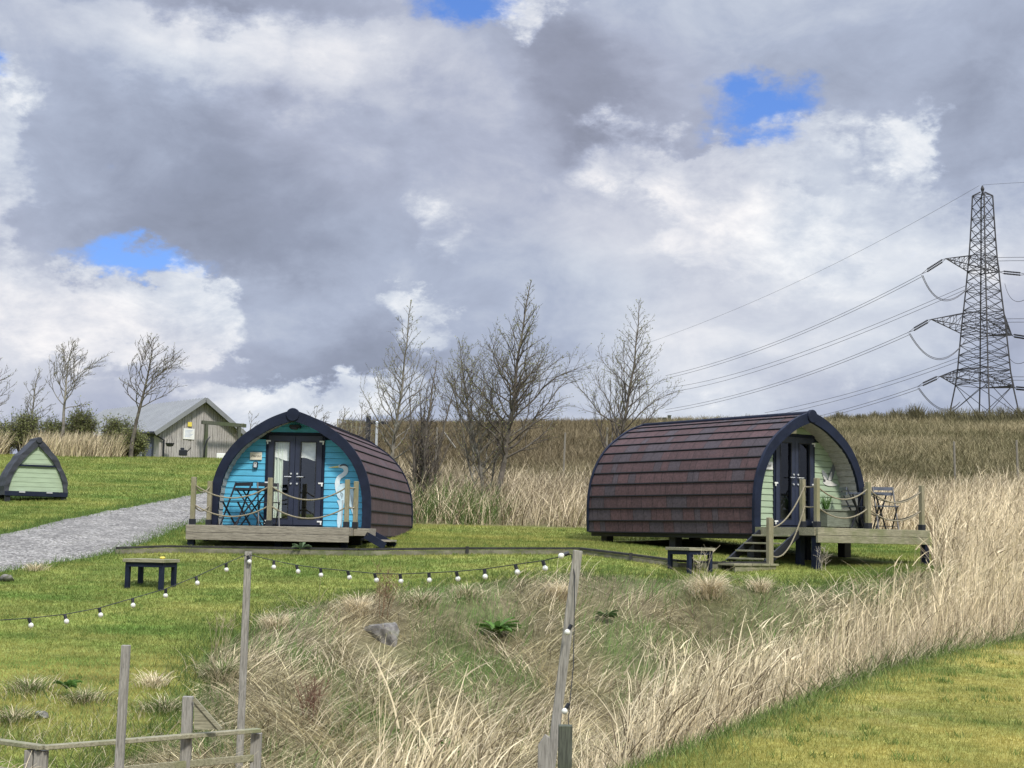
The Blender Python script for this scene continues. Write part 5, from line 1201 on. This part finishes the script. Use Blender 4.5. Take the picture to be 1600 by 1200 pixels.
# straw bank: matted thatch + green patches
X, Y = frustum(165000, 8.5, 30, .6); g, r, t, d1, d2 = region(X, Y); rk = ground_at(601, 1002, 10, 40); k = g & (t > .12) & ~((np.abs(X-rk.x) < .36) & (Y < rk.y+.1) & (Y > rk.y-1.0)); X, Y, t = X[k], Y[k], t[k]; n = len(X)
pat = vnoise(X, Y, 1.3, 4)+.35*vnoise(X, Y, 3.7, 6); isg = (pat < -.70+.30*sstep(.6, .95, t)+.35*sstep(-1, -3, X)+RNG.normal(0, .2, n))
for gp_, gr_ in (((700, 940), .9), ((765, 968), .7), ((640, 925), .6), ((990, 903), 1.0), ((930, 975), .6), ((1060, 915), .8), ((445, 975), .7), ((1130, 1010), .5), ((850, 900), .6)):
    gg_ = ground_at(*gp_, 10, 40); isg |= (np.hypot((X-gg_.x), (Y-gg_.y)*.7) < gr_*RNG.uniform(.5, 1.1, n)) & (RNG.random(n) < .8)
cl = vnoise(X, Y, 2.2, 12); az0 = np.round(vnoise(X, Y, 1.2, 15)*3)*.8-.9
cs = straw_col(n, -.02)*(1+.30*cl[:, None])*np.array([.95, .97, .88]); cs = np.where(isg[:, None], np.array([.10, .165, .045])*RNG.uniform(.7, 2.0, (n, 1)), cs)
h = RNG.uniform(.15, .65, n)*np.where(isg, .5, 1)*(.45+.55*np.clip(dpoly(X, Y, TEa)/.9, 0, 1)); kk_ = RNG.random(n) < .35+.65*np.clip(dpoly(X, Y, TEa)/.7+.3*vnoise(X, Y, 2.5, 8), 0, 1)
X, Y, h, isg, cs, az0 = X[kk_], Y[kk_], h[kk_], isg[kk_], cs[kk_], az0[kk_]; n = len(X)
blades('matted_straw', X, Y, h, RNG.uniform(.004, .010, n), np.where(isg, RNG.uniform(0, .6, n), RNG.uniform(.7, 1.5, n)), RNG.uniform(.1, .9, n), az0+RNG.normal(0, .8, n), cs, M['straw'], 3, 'flattened pale straw and grass covering the bank below the pods', 'straw', lift=.03)
X, Y = frustum(60000, 8.5, 30, .6); g, r, t, d1, d2 = region(X, Y); cl = vnoise(X, Y, 1.9, 17)+.5*vnoise(X, Y, 4.1, 18); k = g & (t > .25) & (cl > .15) & (d2 > .15) & ~((np.abs(X-rk.x) < .4) & (Y < rk.y+.1) & (Y > rk.y-1.2)); X, Y = X[k], Y[k]; n = len(X)
blades('straw_tussock', X, Y, RNG.uniform(.25, .85, n), RNG.uniform(.005, .011, n), RNG.uniform(.3, 1.0, n), RNG.uniform(.6, 1.6, n), vnoise(X, Y, .9, 15)*2.5-.6+RNG.normal(0, .7, n), straw_col(n, .12), M['straw'], 4, 'mounded tussocks of pale straw on the bank', 'straw', lift=.02)
# standing reeds in the ditch (centre) and the dense stand at the right
def reeds(X, Y, hmin, hmax, label, tone, pink, wmul=1.0, heads=.25, leaves=2, lean=.10, name='dry_reeds'):
    n = len(X); h = RNG.uniform(hmin, hmax, n)*(1+.12*vnoise(X, Y, 1.5, 9))*(1+.5*sstep(14, 23, Y))*(.78+.22*sstep(2.5, 5, X)); az = RNG.normal(.2, .9, n); tl = np.abs(RNG.normal(lean*.6, .09, n)); cv = RNG.uniform(0, .22, n)
    parts = []
    XX, YY, HH, WW, TT, CV, AZ, CC, LF = [X], [Y], [h], [RNG.uniform(.005, .008, n)*wmul], [tl], [cv], [az], [straw_col(n, tone, pink)], [np.zeros(n)]
    for l in range(leaves):
        f = RNG.uniform(.15, .8, n); XX.append(X+np.cos(az)*np.sin(tl)*h*f); YY.append(Y+np.sin(az)*np.sin(tl)*h*f); HH.append(RNG.uniform(.2, .5, n)); WW.append(RNG.uniform(.007, .013, n)*wmul); TT.append(RNG.uniform(.1, .7, n)); CV.append(RNG.uniform(.1, 1.1, n)); AZ.append(RNG.normal(.1, 1.5, n)); CC.append(straw_col(n, tone+.05, pink)); LF.append(h*f*np.cos(tl))
    k = RNG.random(n) < heads; m_ = k.sum(); e = h[k]*.97; mid = tl[k]+cv[k]*.5
    XX.append(X[k]+np.cos(az[k])*np.sin(mid)*e); YY.append(Y[k]+np.sin(az[k])*np.sin(mid)*e); HH.append(RNG.uniform(.12, .22, m_)); WW.append(RNG.uniform(.012, .022, m_)*wmul); TT.append(RNG.uniform(.5, 1.2, m_)); CV.append(RNG.uniform(.3, 1, m_)); AZ.append(RNG.normal(.0, .5, m_)); CC.append(straw_col(m_, tone+.05, pink)); LF.append(np.cos(mid)*e)
    X0, Y0 = np.concatenate([X]*(leaves+1)+[X[k]]), np.concatenate([Y]*(leaves+1)+[Y[k]])
    z = terrain(X0, Y0)+np.concatenate(LF)
    XX, YY, HH, WW, TT, CV, AZ = map(np.concatenate, (XX, YY, HH, WW, TT, CV, AZ)); CC = np.concatenate(CC)
    CV = np.minimum(CV, 2.6-TT)
    n = len(XX); s = np.linspace(0, 1, 5); P = np.zeros((n, 5, 3)); P[:, 0] = np.stack([XX, YY, z], 1)
    for j in range(1, 5):
        ph = TT+CV*(s[j]-.125); P[:, j, 0] = P[:, j-1, 0]+np.sin(ph)*np.cos(AZ)*HH/4; P[:, j, 1] = P[:, j-1, 1]+np.sin(ph)*np.sin(AZ)*HH/4; P[:, j, 2] = P[:, j-1, 2]+np.cos(ph)*HH/4
    wa = RNG.normal(0, .7, n); wid = WW[:, None]*(1-.75*s[None]**1.5)*.5; V = np.repeat(P[:, :, None], 2, 2)
    for e, sg in ((0, -1), (1, 1)): V[:, :, e, 0] += sg*wid*np.cos(wa)[:, None]; V[:, :, e, 1] += sg*wid*np.sin(wa)[:, None]
    b = (np.arange(n)*10)[:, None]; j = np.arange(4)[None]*2; Fq = np.stack([b+j, b+j+1, b+j+3, b+j+2], 2).reshape(-1, 4)
    tag(np_mesh(name, V.reshape(-1, 3), Fq, np.repeat(CC, 10, axis=0), M['straw']), label, 'reeds', kind='stuff')
X, Y = frustum(90000, 8, 34, .5, hi=.42); g, r, t, d1, d2 = region(X, Y)
wide = np.where(X > 2.6, 1.2+.45*np.clip(X-3, 0, 20)+.4*vnoise(X, Y, 1.2, 5), 99)
k = g & (t > .05) & (t < np.where(X > 2.6, .97, .40)) & (d1 < wide) & (d1 > .45) & ~((Y < 11.2) & (np.abs(X-.3) < .45)) & (RNG.random(len(X)) < np.where(X > 5, .85, np.where(X > 2.6, .5+.3*vnoise(X, Y, 1.6, 44), .42+.45*vnoise(X, Y, 1.1, 14))))
X, Y = X[k], Y[k]; lo = X < 2.6
reeds(X[lo], Y[lo], .65, 1.35, 'standing dry reed stems along the ditch bottom in the centre foreground', .12, .0, .85, .2, 3, .25)
reeds(X[~lo], Y[~lo], .85, 1.25, 'dense tall pale reed bed right of the green pod deck', .14, .03, .85, .22, 2, .10)
# reeds beyond the deck, behind the pods and on the right
X, Y = frustum(120000, 24, 56, .4, lo=-.16, hi=.40); g, r, t, d1, d2 = region(X, Y)
right = (X > 7.3+.28*(Y-26)) & (Y < 52+2*vnoise(X, Y, .8, 3)); mid = (Y > 35.5+.3*vnoise(X, Y, 1.5, 3)) & (Y < 49.5+2.0*vnoise(X, Y*0, .6, 8)) & (X+.12*Y > .6)
k = ~g & ~r & (right | mid) & ~pod_foot(X, Y, SAGE, .35) & ~pod_foot(X, Y, BLUE, .35)
pile = vnoise(X, Y, .8, 21); k &= RNG.random(len(X)) < .8+.3*pile
X, Y = X[k], Y[k]; n = len(X); rt = X > 7+.1*(Y-26)
C = straw_col(n, .02+.08*rt, .04)*np.where(rt, 1.0, .86)[:, None]*(1+.2*pile[k])[:, None]; gp = (np.hypot(X+1.3, (Y-37)*.7) < 1.3) & (RNG.random(n) < .6); C[gp] = green*RNG.uniform(.8, 1.7, (gp.sum(), 1))
blades('field_reeds', X, Y, RNG.uniform(.45, 1.15, n)*(1+.25*pile[k]), RNG.uniform(.012, .022, n), np.abs(RNG.normal(.25, .3, n)), RNG.uniform(.2, 1.5, n), RNG.normal(.1, 1.6, n), C, M['straw'], 4, 'tangled dry reeds filling the field behind and between the pods', 'reeds')
# straw strip on left crest
X = RNG.uniform(-19, -12.9, 9000); Y = RNG.uniform(49.6, 51.2, 9000); k = (X < -17) | (X > -16.2); X, Y = X[k], Y[k]; n = len(X)
blades('crest_reeds', X, Y, RNG.uniform(.3, .95, n), RNG.uniform(.012, .022, n), np.abs(RNG.normal(.15, .2, n)), RNG.uniform(.1, .8, n), RNG.normal(.1, 1, n), straw_col(n, .05), M['straw'], 3, 'dry pale grass strip along the crest of the left lawn', 'reeds')
# hillside tussocks
X, Y = frustum(19000, 44, 108, 1.2, lo=-.15, hi=.40); k = (X+.135*Y > 0); X, Y = X[k], Y[k]; m = len(X); q = 14
hn = .8*vnoise(X*.6, Y, .38, 6)+.9*vnoise(X*.7, Y, 1.1, 7); X = np.repeat(X, q)+RNG.normal(0, .16, m*q); Y = np.repeat(Y, q)+RNG.normal(0, .16, m*q); hn = np.repeat(hn, q); n = len(X)
br = sstep(20, 0, X)*sstep(50, 58, Y); kk = np.clip(.45+.35*hn+RNG.normal(0, .15, n), 0, 1)[:, None]
C = (np.array([.085, .085, .036])*(1-kk)+np.array([.33, .28, .165])*kk); C = C*(1-.7*br[:, None])+np.array([.15, .115, .07])*.7*br[:, None]
blades('hill_tussocks', X, Y, RNG.uniform(.2, .6, n)*(1+.25*hn), RNG.uniform(.02, .045, n), np.abs(RNG.normal(.3, .3, n)), RNG.uniform(.3, 1.2, n), RNG.uniform(0, 6.28, n), C*RNG.uniform(.7, 1.4, (n, 1)), M['straw'], 3, 'tussocky brown and green moor grass on the hillside', 'grass')
# rush clumps on the crest
def rush_clump(px, Y, r, h, seed, i):
    x = at(px, 650, Y).x; n = 420; rr = np.random.default_rng(seed); a = rr.uniform(0, 6.28, n); d = np.abs(rr.normal(0, r, n)); X, Y_ = x+np.cos(a)*d, Y+np.sin(a)*d*.5
    col = np.array([.075, .068, .035])*rr.uniform(.7, 2.1, (n, 1)); hh = rr.uniform(.5, 1, n)*h*np.exp(-(d/r)**2*.25)
    global RNG
    o = blades('rush_clump', X, Y_, hh, np.full(n, .05), rr.uniform(0, .35, n), rr.uniform(.1, .7, n), a*.5+.0, col, M['straw'], 3)
    return o
CL = [(1270, .5, .7), (1312, .6, .9), (1345, .6, .75), (1368, .9, .85), (1402, 1.0, 1.1), (1430, .7, 1.5), (1462, 1.5, .95), (1492, 1.3, 1.2), (1530, 1.6, 1.1), (1568, 1.8, 1.2), (1598, 1.0, 1.2), (1226, .5, .45), (1178, .4, .45)]
LBL = ['low rush clump just right of the green pod apex', 'rush clump second right of the green pod apex', 'squat rush clump on the ridge, third right of the pod apex', 'wide low rush clump on the ridge, fourth right of the pod apex', 'rush clump on the ridge left of the tallest one', 'tallest rush clump on the ridge, left of the pylon', 'broad rush clump between the tallest clump and the pylon', 'rush clump at the left pylon leg', 'rush clump below the middle of the pylon', 'rush clump at the right pylon leg', 'rush clump on the ridge at the right edge', 'tiny grass tuft seen over the green pod roof near its apex', 'tiny grass tuft seen over the middle of the green pod roof']
for i, (px, r_, h_) in enumerate(CL): tag(rush_clump(px, 98-(i % 3), r_, h_, 200+i, i), LBL[i], 'rush clump', 'rush clumps along the ridge')
# individual plants
def leafy_plant(px, py, n, L, label, seed, col=(.10, .19, .04)):
    g = ground_at(px, py, 8, 40); rr = random.Random(seed); s = MB()
    for k in range(n):
        a = rr.uniform(0, 6.28); t = rr.uniform(.2, 1.1); l = L*rr.uniform(.6, 1.1); w_ = l*.16; dx, dy = math.cos(a), math.sin(a); sx, sy = -dy*w_, dx*w_; v = rr.uniform(.7, 1.4); vs = []
        for j, (f, ww) in enumerate(((0, .15), (.3, .8), (.6, 1), (.85, .6), (1, .03))):
            ph = t+f*.9; rr_ = l*f*math.sin(ph*.8+.2); zz = l*f*math.cos(ph*.8)+.03; vs += [(dx*rr_-sx*ww, dy*rr_-sy*ww, zz+.01), (dx*rr_, dy*rr_, zz-.012), (dx*rr_+sx*ww, dy*rr_+sy*ww, zz+.01)]
        s.add(vs, [q for j in range(4) for q in ((3*j, 3*j+1, 3*j+4, 3*j+3), (3*j+1, 3*j+2, 3*j+5, 3*j+4))], tuple(c*v for c in col))
    o = s.build('leafy_plant', M['leaf']); o.location = g+Vector((0, 0, .07)); tag(o, label, 'plant', 'broad leaved plants on the bank')
leafy_plant(776, 1000, 30, .34, 'bright green broad leaved plant on the straw bank, right of the boulder', 1)
leafy_plant(948, 975, 16, .20, 'dark green broad leaved plant on the bank right of the leaning pole', 2, (.06, .10, .03))
leafy_plant(700, 1190, 16, .22, 'green broad leaved plant low in the reeds at the bottom centre', 3)
leafy_plant(103, 1090, 12, .16, 'small upright leafy weed behind the rail fence', 4)
leafy_plant(470, 858+9, 8, .2, 'pale leaved weed under the front edge of the blue pod deck', 5, (.12, .17, .09))
def stems(px, py, n, H, spread, label, seed, col=(.20, .13, .08), cat='weed', side=.5, r=.004):
    g = ground_at(px, py, 8, 40); rr = random.Random(seed); segs = []
    for k in range(n):
        p = Vector((rr.gauss(0, .05), rr.gauss(0, .05), -.02)); d = Vector((rr.gauss(.1, spread), rr.gauss(0, spread), 1)).normalized(); h = H*rr.uniform(.6, 1); q = p; m = 6
        for j in range(m):
            d = (d+Vector((rr.gauss(0, .04), rr.gauss(0, .04), 0))).normalized(); e = q+d*h/m; segs.append((q, e, r*(1-.1*j), r*(1-.1*(j+1)))); 
            if rr.random() < side and j > 1:
                for _ in range(4): b = e+Vector((rr.gauss(0, .05), rr.gauss(0, .05), rr.uniform(.03, .12))); segs.append((e, b, r*.6, r*.35))
            q = e
    root = seg_mesh('dry_weed', segs, 4, M['twig'], None, np.array([col])*np.array([[rr.uniform(.6, 1.5)] for _ in segs])); root.location = g; tag(root, label, cat, 'dry weed stems')
stems(597, 966, 12, .78, .13, 'brown feathery dead weed stems standing above the boulder', 1, side=.9)
stems(1092, 905, 7, .62, .16, 'pale dead stalks standing in front of the low table near the green pod steps', 2, (.50, .44, .32), side=.2)
stems(1050, 1165, 22, .62, .16, 'reddish brown dead dock stems in the ditch right of the leaning pole', 3, (.16, .08, .06), side=.9)
stems(1284, 893, 7, .5, .2, 'thin pale weed at the foot of the green deck corner leg', 4, (.36, .32, .25), side=.6)
stems(480, 1130, 16, .5, .2, 'reddish brown dead weed left of the ditch centre', 5, (.17, .10, .07), side=.9)
stems(1010, 1040, 4, .9, .15, 'tall pale bent stalks right of the leaning pole', 6, (.52, .45, .30), side=.1)
def tussock(px, py, n, L, label, seed, droop=1.3, gr=0):
    g = ground_at(px, py, 8, 45); rr = np.random.default_rng(seed); a = rr.uniform(0, 6.28, n); d = np.abs(rr.normal(0, .10+.12*gr, n)); X, Y = g.x+np.cos(a)*d, g.y+np.sin(a)*d
    o = blades('grass_tussock', X, Y, rr.uniform(.5, 1, n)*L, np.full(n, .007), rr.uniform(.05, .5, n), rr.uniform(.8, 1.5, n)*droop, a+rr.normal(0, .5, n), np.where(rr.random((n, 1)) < gr, np.array([[.10, .14, .04]])*rr.uniform(.6, 1.8, (n, 1)), straw_col(n, .2-.25*gr)), M['straw'], 5, lift=.03); tag(o, label, 'tussock', 'large straw tussocks')
tussock(1108, 932, 900, .55, 'large pale tussock spilling over the bank below the right low table', 1)
tussock(1188, 925, 350, .4, 'smaller pale tussock just right of the largest one', 2)
tussock(560, 960, 500, .42, 'rounded straw tussock left of and above the boulder', 3)
tussock(880, 935, 500, .42, 'straw tussock at the top of the bank left of the leaning pole', 4)
tussock(430, 985, 420, .4, 'straw tussock at the left end of the bank beside the thin pole', 5)
tussock(240, 1075, 260, .28, 'small straw tuft right of the shorter pole', 6)
tussock(55, 893, 200, .22, 'small dry tuft at the lower edge of the gravel path', 7)

for i, (px, py, n_, L_, lab) in enumerate([(45, 1082, 260, .26, 'straw tuft at the far left behind the rail fence'), (132, 1098, 220, .24, 'straw tuft between the small weed and the shorter pole'), (258, 1112, 260, .26, 'straw tuft left of the fence post with the corner brace'), (20, 1128, 200, .22, 'low straw tuft just behind the rail at the lower left corner'), (345, 1062, 360, .38, 'dry grass tuft left of the thin pole foot'), (730, 935, 300, .34, 'straw tussock at the bank top above the broad leaved plant'), (660, 945, 260, .3, 'straw tussock right of the boulder at the bank top')]): tussock(px, py, n_+180, L_, lab, 20+i, gr=.55 if i < 5 else .3)
stems(338, 1040, 14, .72, .12, 'thin dry upright stalks left of the thin pole', 8, (.34, .30, .18), side=.3)
X, Y = frustum(1500, 9.6, 11.9, 1, lo=-.37, hi=-.13); k = RNG.random(len(X)) < .45; reeds(X[k], Y[k], .55, .95, 'sparse dry reed stems in front of the rail fence', .2, 0, .8, .5, 2, .25)
